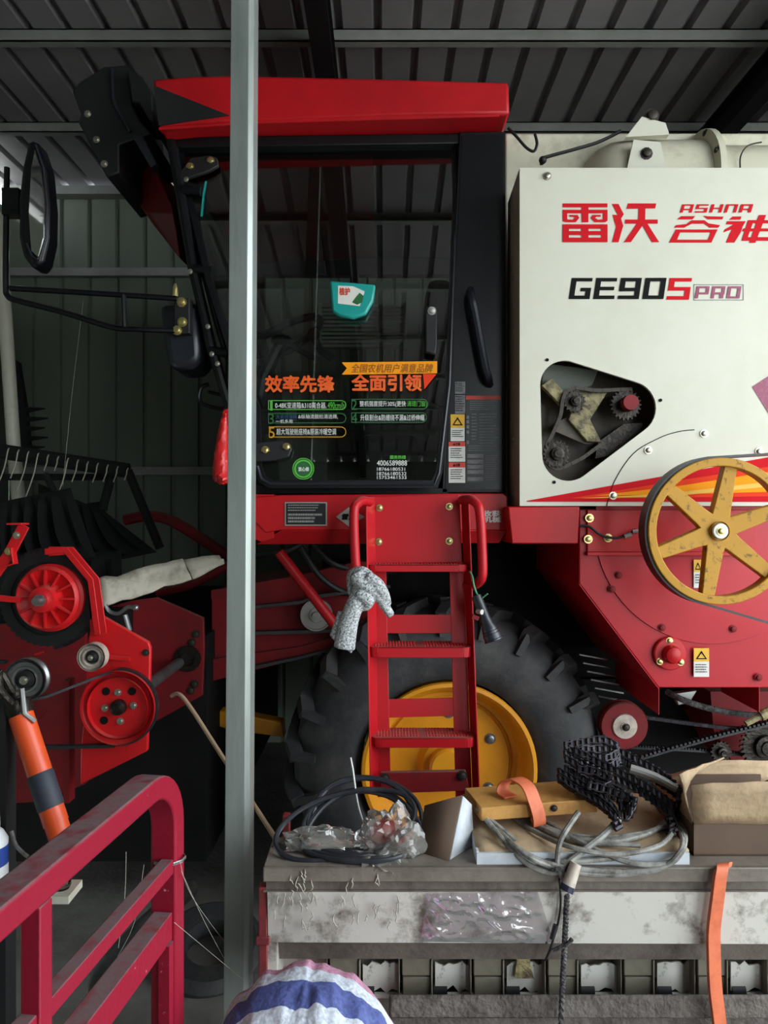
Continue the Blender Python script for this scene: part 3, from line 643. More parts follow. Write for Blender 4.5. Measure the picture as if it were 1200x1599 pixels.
# --- machinery behind the opening
b = MB(); b.bb(x0p+.03, x1p, 2.76, 2.80, zb, zt-.02); bk = b.build('drive_bay_wall', 'brown_plate', hv)
b = MB(); b.pp([(848,566),(935,578),(925,602),(880,625),(846,600)], 2.70, .05); b.build('drive_cover', 'interior_grey', bk, bevel=.004)
b = MB(); b.pp([(846,602),(862,590),(890,622),(878,634)], 2.66, .03); b.build('tension_arm', 'grime', bk, bevel=.003)
b = MB(); b.pp([(905,612),(952,608),(922,655),(940,690),(918,690),(888,655)], 2.67, .03); b.build('bracket_plate', 'grime', bk, bevel=.003)
b = MB(); b.pp([(868,660),(890,650),(926,692),(915,694),(864,672)], 2.69, .02); b.build('bracket_plate', 'brown_plate', bk)
b = MB(); b.pp([(935,690),(975,662),(1010,660),(985,690),(950,712),(930,716)], 2.68, .05); b.build('guard_plate', 'greasy_steel', bk)
def sprocket(c, Y, r, teeth, parent, m='greasy_steel', t=.012, hubm=None, name='sprocket'):
    b = MB(); o = P(*c, Y); pts = []
    for k in range(teeth):
        a = 2*math.pi*k/teeth; d = 2*math.pi/teeth
        for q, rr in ((-.32, .9), (-.12, 1.04), (.12, 1.04), (.32, .9)): pts.append(o+Vector((rr*r*math.cos(a+q*d), 0, rr*r*math.sin(a+q*d))))
    b.prism(pts, (0, t, 0)); b.lathe([(r*.5,0),(r*.48,-.02),(r*.3,-.022),(r*.28,-.03),(0,-.03)], o, (0,1,0), 20)
    s_ = b.build(name, m, parent); return s_
s1 = sprocket((898,627), 2.65, .040, 16, bk); s2 = sprocket((978,632), 2.65, .056, 22, bk); s3 = sprocket((870,709), 2.64, .050, 20, bk)
b = MB(); b.lathe([(.03,0),(.028,-.03),(0,-.03)], P(982,630,2.62), (0,1,0), 20); b.build('sprocket_hub', 'red_shaded_dirty', bk)
def chain(mb, path, pitch=.0127, r=.0042, w=.010, wv=Vector((0,1,0)), plates=True):
    path = [Vector(p) for p in path]; L_ = 0; pts = [path[0]]; acc = 0
    for p, q in zip(path, path[1:]):
        d = (q-p).length; pos = pitch-acc
        while pos <= d: pts.append(p+(q-p)*(pos/d)); pos += pitch
        acc = d-(pos-pitch)
    for i, p in enumerate(pts):
        mb.cyl(p-wv*w*.55, p+wv*w*.55, r, 7)
        if plates and i+1 < len(pts):
            q = pts[i+1]; off = w*(.5 if i % 2 else .38)
            for sg in (-1, 1):
                m_ = (p+q)/2+wv*off*sg; t = (q-p).normalized(); u = wv.cross(t).normalized(); R = Matrix((wv, t, wv.cross(t).normalized())).transposed()
                mb.box(m_, (.0022, (q-p).length*1.35, r*2.3), R)
b = MB(); cpth = [P(x, y, 2.652) for x, y in ((985,608),(960,609),(930,610),(898,606),(884,613),(879,625),(875,650),(862,680),(854,695),(852,712),(858,726),(872,732),(890,725),(910,715),(928,702),(945,690))]
chain(b, smooth_path(cpth, 5), .017, .0058, .012); b.build('drive_chain', 'bolt_dark', bk, smooth=0)
# --- grain tank and the unloading auger on top
b = MB(); b.bb(P(792,0,2.9).x, 3.3, 2.95, 5.0, 1.75, P(0,207,2.95).z); tank = b.build('grain_tank', 'cream_dirty', hv, bevel=.01)
b = MB(); o = P(1115, 268, 2.82); rr = .20
prof = [(0,-.50),(.06,-.497),(.12,-.47),(.165,-.43),(.19,-.38),(rr,-.30),(rr,-.02),(rr+.012,-.02),(rr+.04,-.012),(rr+.04,.012),(rr+.0,.014),(rr-.02,.03),(rr-.02,1.2),(0,1.2)]
b.lathe(prof, o+Vector((0,.15,-.02)), (1,0,0), 40); aug = b.build('auger_elbow', 'cream_dirty', hv, smooth=40)
for a in (20,60,100,140,175): bolt(aug, o+Vector((-.012, .15-.222*math.cos(math.radians(a)), -.02+.222*math.sin(math.radians(a)))), .011, 'bolt_dark', 'bolt', (-1,0,0))
for a in (55,75,95):
    c_, s_ = math.cos(math.radians(a)), math.sin(math.radians(a)); q = o+Vector((.012,.15,-.02)); rd = Vector((0,-c_,s_))
    b = MB(); b.prism([q+rd*.235, q+rd*.18, q+rd*.19+Vector((.09,0,0))], Vector((0,s_,c_))*.008); b.build('flange_gusset', 'cream_dirty', aug)
b = MB(); b.pp([(978,214),(1003,182),(1040,192),(1046,210)], 2.80, .03); b.build('lifting_bracket', 'cream', aug); bolt(aug, P(1018,182,2.81), .02, 'bolt_dark')
b = MB(); b.pp([(990,218),(1032,222),(1040,262),(980,262)], 2.76, .01); b.build('inspection_plate', 'cream', aug); bolt(aug, P(1010,240,2.76), .016, 'bolt_dark')
b = MB(); b.tube(smooth_path([P(1190,222,2.78), P(1168,228,2.78), P(1157,245,2.78), P(1157,268,2.78)]), .003, 6); b.build('weld_seam', 'bolt_dark', aug)
b = MB(); b.tube(smooth_path([P(794,200,2.85), P(806,212,2.84), P(822,230,2.84), P(834,236,2.84), P(839,225,2.84), P(836,210,2.86)]), .006, 7); b.build('electric_cable', 'black_matte', hv)
b = MB(); b.tube(smooth_path([P(846,258,2.86), P(848,248,2.85), P(862,243,2.85), P(895,234,2.85), P(935,222,2.86), P(970,205,2.86)]), .007, 7); b.ball(P(848,250,2.85), .016); b.build('tie_rope', 'black_matte', hv)
# --- red boxes and fan housing under the white panel
b = MB(); b.pp([(794,791),(906,791),(903,849),(800,849)], 2.602, .3); b.build('sill_box', 'red', hv, bevel=.004)
b = MB(); fo = [(905,795),(1390,795),(1390,1000),(1200,1060),(1187,1074),(1029,1074),(1029,1116),(905,912)]
fo = [(905,795),(1390,795),(1390,1010),(1300,1074),(1029,1074),(905,911)]
b.pp(fo, 2.67, .75); fan = b.build('fan_housing', 'red_fan_haze', hv, bevel=.004)
b = MB(); b.prism([P(1029,1074,2.67), P(905,911,2.67), P(905,911,3.2), P(1029,1074,3.2)], (0,0,-.005)); b.pp([(1029,1073),(1030,1073),(1030,1116),(1029,1116)], 2.67, .5); b.pp([(1186,1073),(1187,1073),(1187,1112),(1186,1112)], 2.67, .3); b.build('housing_flange', 'red_fan_haze', fan)
b = MB(); fc = P(1112,822,2.668); b.lathe([(0,-.005),(.44,-.005),(.442,0)], fc, (0,1,0), 72); b.build('round_cover', 'red_fan_haze', fan)
b = MB(); b.pp([(918,796),(1180,796),(1180,862),(918,862)], 2.655, .02); b.pp([(918,862),(1180,862),(1180,868),(918,868)], 2.640, .03); tr = b.build('drive_rail', 'red', fan, bevel=.002)
for p in ((921,809),(919,842),(950,840)): bolt(tr, P(*p,2.655), .011, 'bolt_brass')
b = MB(); b.tube(smooth_path([P(903,822,2.64), P(920,822,2.635), P(940,836,2.63), P(965,840,2.63), P(985,832,2.63), P(1005,828,2.63)]), .005, 7); b.build('sensor_wire', 'black_matte', fan)
b = MB(); b.cyl(P(975,838,2.625), P(986,834,2.625), .010, 8); b.cyl(P(988,830,2.62), P(1003,828,2.62), .009, 8); b.build('wire_connector', 'steel', fan)
bc = P(1046,1020,2.665); b = MB(); b.lathe([(.062,0),(.062,-.008),(.058,-.012),(.034,-.014),(.034,-.03),(.028,-.045),(.015,-.052),(0,-.053)], bc, (0,1,0), 32); cap = b.build('bearing_cap', 'red', fan)
for a in (95,215,320): bolt(cap, bc+Vector((.049*math.cos(math.radians(a)), -.011, .049*math.sin(math.radians(a)))), .009, 'bolt_brass')
ff = surf(2.661, 0, .004); ff2 = surf(2.661, 0, .0055)
warn(1084,1012,1108,1033,1057, ff, ff2, fan); warn(1084,874,1097,893,918, ff, ff2, fan)
for p in ((966,898),(956,920),(1034,980),(1145,982),(1185,1058)): bolt(fan, P(*p,2.662), .010, 'red_shaded_dirty')
# --- yellow six-spoke pulley with belt
hc = P(1128, 829.5, 2.35); b = MB(); Ro = .2435
b.lathe([(Ro,0),(Ro,.075),(Ro-.012,.075),(Ro-.02,.05),(Ro-.028,.04),(Ro-.028,0)], hc, (0,1,0), 80, True)
b.lathe([(.05,.022),(.05,.085),(.02,.085),(.02,.022)], hc, (0,1,0), 36, True); b.lathe([(.032,.012),(.032,.03),(0,.03),(0,.012)], hc, (0,1,0), 28)
for k in range(6):
    a = math.radians(60*k+20); d = Vector((math.cos(a), 0, math.sin(a))); s_ = Vector((-math.sin(a), 0, math.cos(a)))
    p0, p1 = hc+d*.03+Vector((0,.022,0)), hc+d*(Ro-.02)+Vector((0,.014,0))
    b.prism([p0+s_*.034, p0+d*.04+s_*.029, p1+s_*.021, p1-s_*.021, p0+d*.04-s_*.029, p0-s_*.034], (0, .035, 0))
yp = b.build('drive_pulley', 'yellow_pulley', hv, bevel=.003, smooth=40)
b = MB(); b.lathe([(0,.006),(.024,.006),(.026,.01),(.026,.016),(0,.016)], hc, (0,1,0), 24); b.build('hub_washer', 'white_paint', yp); bolt(yp, hc+Vector((0,.006,0)), .010, 'bolt_brass')
b = MB(); pa = [math.radians(x) for x in range(100, 262, 6)]
pth = [hc+Vector((Ro+.002)*Vector((math.cos(a),0,math.sin(a)))) if False else hc+Vector((math.cos(a)*(Ro+.004), .04, math.sin(a)*(Ro+.004))) for a in pa]
pth = [hc+Vector((1.2, .04, .32))]+pth+[hc+Vector((1.0, .04, -.55))]
b.strap(pth, (0,.06,0), .008); b.build('drive_belt', 'belt_rubber', hv)
# --- lower drive, belts and pulleys behind the hopper
lc = P(976,1134,2.95); b = MB(); b.lathe([(0,-.01),(.03,-.01),(.03,.0),(.095,0),(.10,.008),(.10,.018),(.085,.03),(.10,.042),(.10,.05),(0,.05)], lc, (0,1,0), 40); lpu = b.build('belt_pulley', 'red_shaded_dirty', hv)
b = MB(); b.lathe([(0,-.016),(.02,-.016),(.02,-.012),(.05,-.008),(.052,0),(0,0)], lc, (0,1,0), 28); b.build('pulley_hub', 'plug', lpu); bolt(lpu, lc+Vector((0,-.016,0)), .011, 'bolt_dark')
def cogbelt(pts, w=.03, tooth=.012, step=.018, name='toothed_belt'):
    b = MB(); path = [P(*p) for p in pts]; b.strap(path, (0,w,0), .008)
    for p, q in zip(path, path[1:]):
        d = (q-p).length; t = (q-p).normalized(); u = Vector((0,1,0)).cross(t).normalized()
        if u.z < 0: u = -u
        for k in range(int(d/step)): b.box(p+t*(k+.5)*step+u*.008, (step*.55, w, tooth), Matrix((t, Vector((0,1,0)), t.cross(Vector((0,1,0))))).transposed())
    return b.build(name, 'belt_rubber', hv, smooth=0)
cogbelt([(960,1196,2.9),(1040,1172,2.9),(1120,1150,2.9),(1290,1108,2.9)])
cogbelt([(970,1166,2.98),(1090,1172,2.98),(1290,1190,2.98)], .02, .006, .012)
b = MB(); chain(b, [P(1008,1120,3.0), P(1080,1130,3.0), P(1140,1137,3.0), P(1300,1142,3.0)], .016, .006, .014); b.build('lower_chain', 'chain_black', hv, smooth=0)
sprocket((1127,1174), 2.94, .042, 16, hv); sprocket((1196,1166), 2.92, .10, 30, hv)
b = MB(); b.tube(smooth_path([P(1042,1080,2.85), P(1065,1092,2.8), P(1100,1104,2.78), P(1150,1114,2.78), P(1205,1117,2.8), P(1290,1112,2.85)]), .012, 10); b.build('hydraulic_hose', 'rope', hv)
b = MB(); b.cyl(P(1165,1130,2.7), P(1190,1117,2.7), .012, 10); b.cyl(P(1188,1118,2.7), P(1230,1098,2.7), .020, 10); b.build('hose_fitting', 'grime', hv)
b = MB(); b.pp([(1052,1083),(1090,1078),(1078,1098),(1060,1102)], 2.85, .03); b.build('hose_bracket', 'steel', hv, bevel=.004)
b = MB(); b.pp([(1110,1080),(1300,1080),(1300,1200),(1150,1200),(1115,1140)], 3.08, .3); b.build('lower_frame', 'red_shaded_dirty', hv)
b = MB()
for k in range(6): b.bar(P(905+k*6,1022+k*13,3.1), P(950+k*6,1030+k*13,3.1), .012, .006)
b.build('concave_slats', 'steel', hv)
# --- chassis and feeder house, their shade put into dark colours
b = MB(); b.bb(-.3, 3.3, 3.45, 5.0, .95, 1.72); b.bb(.1, 3.0, 3.40, 3.6, .5, .95); b.cyl((wc.x,3.3,.68), (wc.x,4.9,.68), .12, 16)
b.build('chassis', 'shade_black', hv)  # blocks added to make the space behind the wheel dark
b = MB(); b.pp([(330,925),(470,900),(562,878),(606,900),(590,985),(470,1012),(330,1062)], 3.2, .9); fh = b.build('feeder_house', 'red_shaded_dirty', hv, bevel=.006)
b = MB(); b.pp([(330,922),(470,898),(562,876),(600,882),(600,890),(470,910),(330,936)], 3.17, .04); b.pp([(330,1030),(470,1010),(590,975),(590,990),(470,1028),(330,1064)], 3.17, .04); b.build('feeder_edge', 'red_shaded_dirty', fh)
b = MB(); b.strap([P(392,948,3.15), P(470,940,3.15), P(500,930,3.15), P(610,915,3.15)], (0,.04,0), .014); b.strap([P(392,988,3.15), P(470,986,3.15), P(610,980,3.15)], (0,.04,0), .014); b.strap([P(392,1042,3.14), P(470,1026,3.14), P(560,1002,3.14)], (0,.04,0), .012); b.build('feeder_belt', 'rubber', fh)
b = MB(); o = P(494,961,3.12); b.lathe([(0,-.02),(.015,-.02),(.018,0),(.03,.0),(.034,.006),(.06,.006),(.064,0),(.07,.0),(.07,.03),(0,.03)], o, (0,1,0), 36); b.build('feeder_pulley', 'plate_silver', fh)
b = MB(); b.cyl(P(436,862,3.0), P(530,985,3.0), .022, 12); b.build('lift_strut', 'red', hv)
b = MB()
for pts in ([(470,855,3.1),(500,900,3.1),(540,925,3.15),(590,930,3.2)], [(490,852,3.15),(520,880,3.15),(560,890,3.2),(620,892,3.2)], [(395,870,3.2),(440,862,3.1),(470,850,3.1)]): b.tube(smooth_path([P(*p) for p in pts]), .014, 8)
b.build('hydraulic_hoses', 'black_matte', hv)
b = MB(); b.pp([(316,1108),(360,1112),(440,1128),(444,1152),(360,1140),(316,1128)], 3.3, .08); yb = b.build('axle_beam', 'yellow', hv, bevel=.006); bolt(yb, P(320,1117,3.3), .02, 'bolt_dark')
# --- mirror on its long arm
b = MB()
b.tube(smooth_path([P(11,262,2.72), P(10,330,2.72), P(9,440,2.72), P(12,462,2.72), P(30,470,2.72), P(100,488,2.72), P(175,511,2.72), P(215,514,2.72), P(275,516,2.76)], 5), .011, 8)
b.tube([P(16,450,2.72), P(100,455,2.72), P(200,461,2.72), P(275,466,2.76)], .011, 8); b.tube([P(193,461,2.70), P(195,511,2.70)], .010, 8); b.bar(P(8,318,2.72), P(34,318,2.72), .05, .10)
arm = b.build('mirror_arm', 'black_gloss', hv)
b = MB(); b.lathe([(0,0)],(0,0,0)) if False else None
ml = [(50,214),(58,222),(70,260),(75,320),(74,370),(66,405),(56,420),(46,414),(34,398),(27,370),(27,310),(33,260),(42,222)]
b.pp(ml, 2.62, .10); mir = b.build('wing_mirror', 'black_gloss', hv, bevel=.02)
b = MB(); b.pp([(54,232),(64,262),(70,320),(69,370),(60,402),(48,392),(44,330),(48,262)], 2.615, .01); b.build('mirror_glass', 'mirror_face', mir, bevel=.003)
b = MB(); b.tube([P(x, y, 2.612) for x, y in ((56,226),(68,262),(74,320),(72,372),(62,408),(50,400),(41,380))], .004, 6); b.build('mirror_rim', 'black_plastic', mir)
b = MB(); b.pp([(246,474),(310,470),(316,560),(300,574),(270,578),(260,566)], 2.80, .22); wl = b.build('work_lamp', 'black_plastic', hv, bevel=.03)
b = MB(); b.pp([(272,468),(296,464),(296,520),(272,522)], 2.76, .05); mb_ = b.build('mirror_bracket', 'black_matte', hv, bevel=.003)
for p in ((284,472),(285,503),(277,516)): bolt(mb_, P(*p,2.76), .013, 'bolt_brass')
b = MB(); b.lathe([(.011,0),(.011,.03),(.008,.04),(.004,.05),(0,.05)], P(274,463,2.75), (0,0,1), 10); b.build('pivot_stud', 'bolt_brass', mb_)
def crumple(mb, f, nu, nv, amp, seed):      # crumpled sheet: f(u,v)->point
    rnd = random.Random(seed); g = [[mb.bm.verts.new(f(i/nu, j/nv)+Vector((rnd.gauss(0,amp), rnd.gauss(0,amp), rnd.gauss(0,amp)))) for j in range(nv+1)] for i in range(nu+1)]
    for i in range(nu):
        for j in range(nv): mb.bm.faces.new((g[i][j], g[i+1][j], g[i+1][j+1], g[i][j+1]))
def bil(a, b_, c, d): return lambda u, v: a.lerp(b_, u).lerp(d.lerp(c, u), v)

# ---------------- grain header on the left ----------------
hd = thing('grain_header', (-1.3, 2.7, 0), 'red grain header with belt pulleys and black netted reel, left of the steel post', 'harvester header')
b = MB(); b.pp([(137,1002),(142,975),(160,962),(232,1003),(235,1012),(234,1060),(230,1173),(125,1226),(126,1168),(133,1100)], 2.34, .02); b.pp([(137,935),(152,941),(158,992),(141,994)], 2.32, .02)
dp = b.build('drive_plate', 'red_header', hd, bevel=.004)
bolt(dp, P(228,1019,2.34), .008, 'bolt_dark')
b = MB(); b.pp([(-120,985),(132,965),(132,1225),(60,1252),(-120,1262)], 2.75, .03); b.build('end_sheet', 'red_shaded_dirty', hd)
b = MB(); b.bb(P(-120,0,2.6).x, P(318,0,3.0).x, 3.05, 5.1, .25, 1.22); b.bb(P(-120,0,2.5).x, P(130,0,2.5).x, 2.8, 3.1, .75, 1.35); b.build('header_trough', 'shade_black', hd)  # trough box extended as a black backing for the shade under the cab
b = MB(); b.pp([(170,948),(205,938),(245,933),(318,965),(319,1010),(316,1086),(238,1130),(196,1130),(180,1000)], 3.0, .02); ip = b.build('inner_plate', 'red_shaded_dirty', hd, bevel=.003)
b = MB(); b.lathe([(.055,0),(.055,-.012),(.03,-.012),(.03,.0)], P(294,1028,2.998), (0,1,0), 28, True); b.lathe([(.03,-.004),(0,-.004)], P(294,1028,2.998), (0,1,0), 20); b.build('bearing_ring', 'greasy_steel', ip)
for p in ((306,990),(300,1003),(304,1068),(298,1078)): bolt(ip, P(*p,3.0), .012, 'bolt_dark')
b = MB(); c0 = P(183,1106,2.3); b.cyl(c0+Vector((0,.05,0)), c0+Vector((0,.72,0)), .022, 16); b.build('drive_shaft', 'steel', hd)
b = MB(); b.lathe([(.0,0),(.16,0),(.165,.01),(.165,.04),(0,.04)], P(326,1022,3.5), (0,1,0), 40); b.build('far_disc', 'red_shaded_dirty', hd)
# big red pulley
b = MB(); R1 = .120
b.lathe([(R1,0),(R1,.012),(R1-.012,.022),(R1,.034),(R1,.045),(0,.045),(0,.018),(R1-.024,.018),(R1-.022,0)], c0, (0,1,0), 64)
bp = b.build('belt_pulley', 'red_header', hd)
b = MB(); b.lathe([(0,-.012),(.012,-.012),(.014,-.004),(.024,0),(.026,.018),(0,.018)], c0, (0,1,0), 20); b.build('pulley_hub', 'greasy_steel', bp)
for a in (95,5,185,275): bolt(bp, c0+Vector((.047*math.cos(math.radians(a)), .018, .047*math.sin(math.radians(a)))), .008)
for a in (50,130,222): 
    b = MB(); b.lathe([(0,0),(.013,0),(.013,.002),(0,.002)], c0+Vector((.066*math.cos(math.radians(a)), .0155, .066*math.sin(math.radians(a)))), (0,1,0), 16); b.build('lightening_hole', 'ink', bp)
# idlers
def idler(c, Y, r, m, nm):
    o = P(*c, Y); b = MB(); b.lathe([(r,0),(r,.008),(r*.86,.016),(r,.028),(r,.036),(0,.036),(0,.016),(r*.5,.016),(r*.52,.004),(r*.62,.002),(r*.66,.010),(r*.82,.010),(r*.86,0)], o, (0,1,0), 40)
    p = b.build(nm, m, hd); b = MB(); b.lathe([(0,-.004),(r*.2,-.004),(r*.24,.004),(r*.44,.008),(r*.46,.016),(0,.016)], o, (0,1,0), 20); b.build('idler_hub', 'black_matte', p); bolt(p, o+Vector((0,-.004,0)), r*.14)
idler((142,1027), 2.28, .045, 'plug', 'idler_pulley'); idler((38,1062), 2.2, .065, 'steel', 'idler_pulley')
b = MB(); b.strap([P(45,1093,2.21), P(75,1087,2.22), P(150,1058,2.31), P(178,1048,2.32)], (0,.02,0), .008); b.strap([P(15,1166,2.31), P(100,1166,2.31), P(180,1164,2.32)], (0,.02,0), .010)
b.strap([P(10,1034,2.24), P(-60,1028,2.24)], (0,.02,0), .01); b.build('header_belt', 'belt_rubber', hd)
b = MB(); b.strap([c0+Vector((.123*math.cos(math.radians(a)), .022, .123*math.sin(math.radians(a)))) for a in range(92,-95,-8)], (0,.02,0), .007); b.build('pulley_belt', 'belt_rubber', hd)
b = MB(); b.bar(P(162,1025,2.33), P(203,1029,2.33), .012, .012); b.build('tension_rod', 'red_header', hd); 
# slip clutch: black chain sprocket with red ribbed wheel
o = P(74,935,2.32); b = MB(); pts = []
for k in range(44):
    a = 2*math.pi*k/44
    for q, rr in ((-.3,.153),(0,.159)): pts.append(o+Vector((rr*math.cos(a+q*.14), 0, rr*math.sin(a+q*.14))))
b.prism(pts, (0,.02,0)); b.lathe([(.118,-.006),(.118,0)], o, (0,1,0), 40); cl = b.build('chain_sprocket', 'black_matte', hd, smooth=0)
b = MB(); chain(b, [o+Vector((.160*math.cos(math.radians(a)), .01, .160*math.sin(math.radians(a)))) for a in range(150,-90,-3)], .019, .006, .016); b.build('header_chain', 'chain_black', hd, smooth=0)
o2 = P(68,936,2.26); b = MB()
b.lathe([(.110,.06),(.110,.045),(.100,.04),(.104,.025),(.098,.015),(.094,.012),(.088,.02),(.05,.03),(.044,.01),(.040,-.015),(.024,-.018),(.022,-.02),(0,-.02),(0,.06)], o2, (0,1,0), 48)
for k in range(12):
    a = 2*math.pi*k/12; d = Vector((math.cos(a),0,math.sin(a))); b.bar(o2+d*.04+Vector((0,.015,0)), o2+d*.092+Vector((0,.018,0)), .02, .006)
cw = b.build('clutch_wheel', 'red_header', hd, smooth=40)
b = MB(); b.cyl(o2+Vector((0,-.02,0)), o2+Vector((0,-.055,0)), .012, 12); b.lathe([(.02,0),(.02,-.014),(0,-.014)], o2+Vector((0,-.02,0)), (0,1,0), 6); b.build('shaft_nut', 'steel', cw)
b = MB(); b.bar(P(-40,930,2.25), P(32,937,2.25), .012, .018); b.build('clutch_lever', 'red_header', hd)
# guards and brackets
b = MB(); path = [P(75,861,2.30), P(108,859,2.30), P(146,905,2.30), P(157,990,2.30)]; b.strap(path, (0,.05,0), .02)
b.strap([P(76,861,2.28), P(110,860,2.28), P(149,906,2.28), P(160,990,2.28)], (0,.006,0), .03); b.build('chain_guard', 'red_header', hd, bevel=.002)
b = MB(); b.strap([P(16,818,2.26), P(40,818,2.26)], (0,.05,0), .006); b.strap([P(38,820,2.26), P(14,866,2.26), P(-14,905,2.26)], (0,.006,0), .036); b.strap([P(20,855,2.26), P(24,880,2.26), P(10,884,2.26)], (0,.03,0), .006)
br = b.build('guard_bracket', 'red_header', hd, bevel=.002); bolt(br, P(13,861,2.25), .008, 'bolt_brass'); bolt(br, P(26,836,2.25), .008)
b = MB(); b.tube(smooth_path([P(165,945,2.6), P(172,955,2.6), P(185,958,2.6), P(200,948,2.6), P(211,950,2.6)]), .007, 8); b.cyl(P(196,960,2.6), P(203,985,2.6), .009, 8); b.ball(P(212,949,2.6), .012); b.build('grease_pipe', 'steel', hd)
b = MB(); b.bar(P(108,1060,2.4), P(108,1250,2.4), .045, .02); b.bar(P(30,1150,2.42), P(72,1108,2.42), .012, .012); b.build('support_strut', 'red_shaded_dirty', hd)
b = MB(); b.strap([P(55,1022,2.35), P(68,1018,2.35)], (0,.01,0), .006); b.bar(P(60,940,2.4), P(66,1010,2.4), .01, .01); b.build('spring_hook', 'red_header', hd)
# reel, netting and tines
b = MB()
for a, c, r in (((-30,700,3.6),(200,735,3.6),.04),((200,735,3.6),(250,856,3.6),.022),((-30,745,3.7),(180,745,3.7),.018),((70,740,3.55),(130,850,3.55),.016),((130,796,3.8),(165,790,3.8),.03),((175,740,3.65),(160,795,3.65),.022)):
    b.cyl(P(*a), P(*c), r, 10)
b.cyl(P(-60,830,3.9), P(-60,830,3.9)+Vector((.0,1.0,.02)), .06); rl = b.build('reel', 'net', hd)
def sheetnet(A, B_, n=14, sag=.08):
    g = []
    for i in range(n+1):
        row = []
        for j in range(9):
            p = A[0].lerp(A[1], i/n).lerp(B_[0].lerp(B_[1], i/n), j/8); s_ = math.sin(math.pi*j/8)*math.sin(math.pi*i/n)
            row.append(nb.bm.verts.new(p+Vector((0, -sag*s_*math.sin(3*i), -sag*s_))))
        g.append(row)
    for i in range(n):
        for j in range(8): nb.bm.faces.new((g[i][j], g[i+1][j], g[i+1][j+1], g[i][j+1]))
nb = MB()
sheetnet((P(-30,790,3.5), P(110,762,3.5)), (P(-30,880,3.4), P(150,870,3.4))); sheetnet((P(60,755,3.7), P(165,800,3.7)), (P(60,900,3.5), P(245,862,3.6)))
sheetnet((P(-30,870,3.2), P(190,860,3.5)), (P(-30,960,3.1), P(190,905,3.3)))
nb.build('reel_net', 'net', hd, solid=.004)
b = MB()
for k in range(13):
    x = 14+k*15.5; y0 = 700+k*2.6; L_ = (58, 44, 60, 70, 24, 22, 60, 34, 30, 30, 26, 24, 18)[k]; b.tube(smooth_path([P(x,y0,3.54), P(x-2,y0+5,3.52), P(x-L_*.12,y0+L_*.5,3.53), P(x-L_*.3,y0+L_,3.55)], 4), .0035, 5)
b.build('reel_tine', 'wire_pale', hd)['kind'] = 'stuff'
b = MB(); b.tube(smooth_path([P(195,812,4.3), P(230,806,4.3), P(265,812,4.3), P(310,838,4.3), P(355,868,4.3), P(380,880,4.3)]), .034, 10); b.build('divider_tube', 'red_shaded_dirty', hd); b = MB(); b.tube(smooth_path([P(355,884,3.6), P(330,898,3.6), P(290,916,3.6), P(245,926,3.6)]), .022, 10); b.build('divider_tube', 'red_shaded_dirty', hd)
b = MB()
for k in range(5): b.cyl(P(42,640+k*15,4.2), P(70+k%2*5,638+k*15,4.2), .018, 8, .004)
b.pp([(20,560),(28,565),(40,640),(46,706),(22,706)], 4.2, .04); b.build('crop_lifter', 'net', hd)

# things lying on or near the header
b = MB(); crumple(b, bil(P(153,903,2.85), P(286,874,2.95), P(300,905,2.92), P(160,948,2.8)), 9, 4, .004, 2); crumple(b, bil(P(286,874,2.95), P(345,866,3.0), P(352,880,3.0), P(300,905,2.92)), 4, 3, .003, 3)
tag(b.build('cardboard_sheet', 'old_board', solid=.012), 'dusty cardboard sheet lying on the red header beside the post', 'cardboard')
b = MB(); b.tube([P(-2,335,3.9), P(10,520,3.9), P(22,706,3.9), Vector((P(48,0,3.9).x, 3.95, .9))], .036, 14); tag(b.build('plastic_pipe', 'pvc'), 'pale plastic pipe standing upright at the left edge behind the header', 'pipe')

# ---------------- seed drill in front of the harvester ----------------
YD = 1.70; sx0, sx1 = P(412,0,YD).x, 1.45; zt = .905
def zz(py): return P(0, py, YD).z
sd = thing('seed_drill', (.55, 1.95, 0), 'dusty grey metal seed drill hopper standing in the foreground', 'seed drill')
b = MB(); b.bb(sx0, sx1, YD-.012, 1.85, zt-.012, zt); b.bb(sx0, sx1, YD-.012, YD, zz(1374), zt); lid = b.build('hopper_lid', 'hopper_lid', sd, bevel=.003)
b = MB(); b.bb(sx0+.006, sx1, YD, YD+.012, zz(1392), zz(1374)); b.bb(sx0, sx1, YD-.004, YD, zz(1392), zz(1389)); b.build('hopper_rail', 'hopper_dirty', sd)
b = MB(); b.loft([(sx0+.01,YD-.006,zz(1391)),(sx1,YD-.006,zz(1391)),(sx1,YD+.02,zz(1391)),(sx0+.01,YD+.02,zz(1391))], [(sx0+.01,YD+.004,zz(1473)),(sx1,YD+.004,zz(1477)),(sx1,YD+.03,zz(1477)),(sx0+.01,YD+.03,zz(1473))])
b.bb(sx0+.008, sx0+.03, YD+.01, 1.84, zz(1560), zt-.02); b.bb(sx0, sx1, 2.12, 2.14, .5, .72); b.bb(sx0, sx1, 1.83, 1.845, .5, zt-.012); b.bb(sx0, sx1, 1.84, 2.14, .68, .70); b.build('hopper_front', 'hopper_steel', sd, smooth=0)
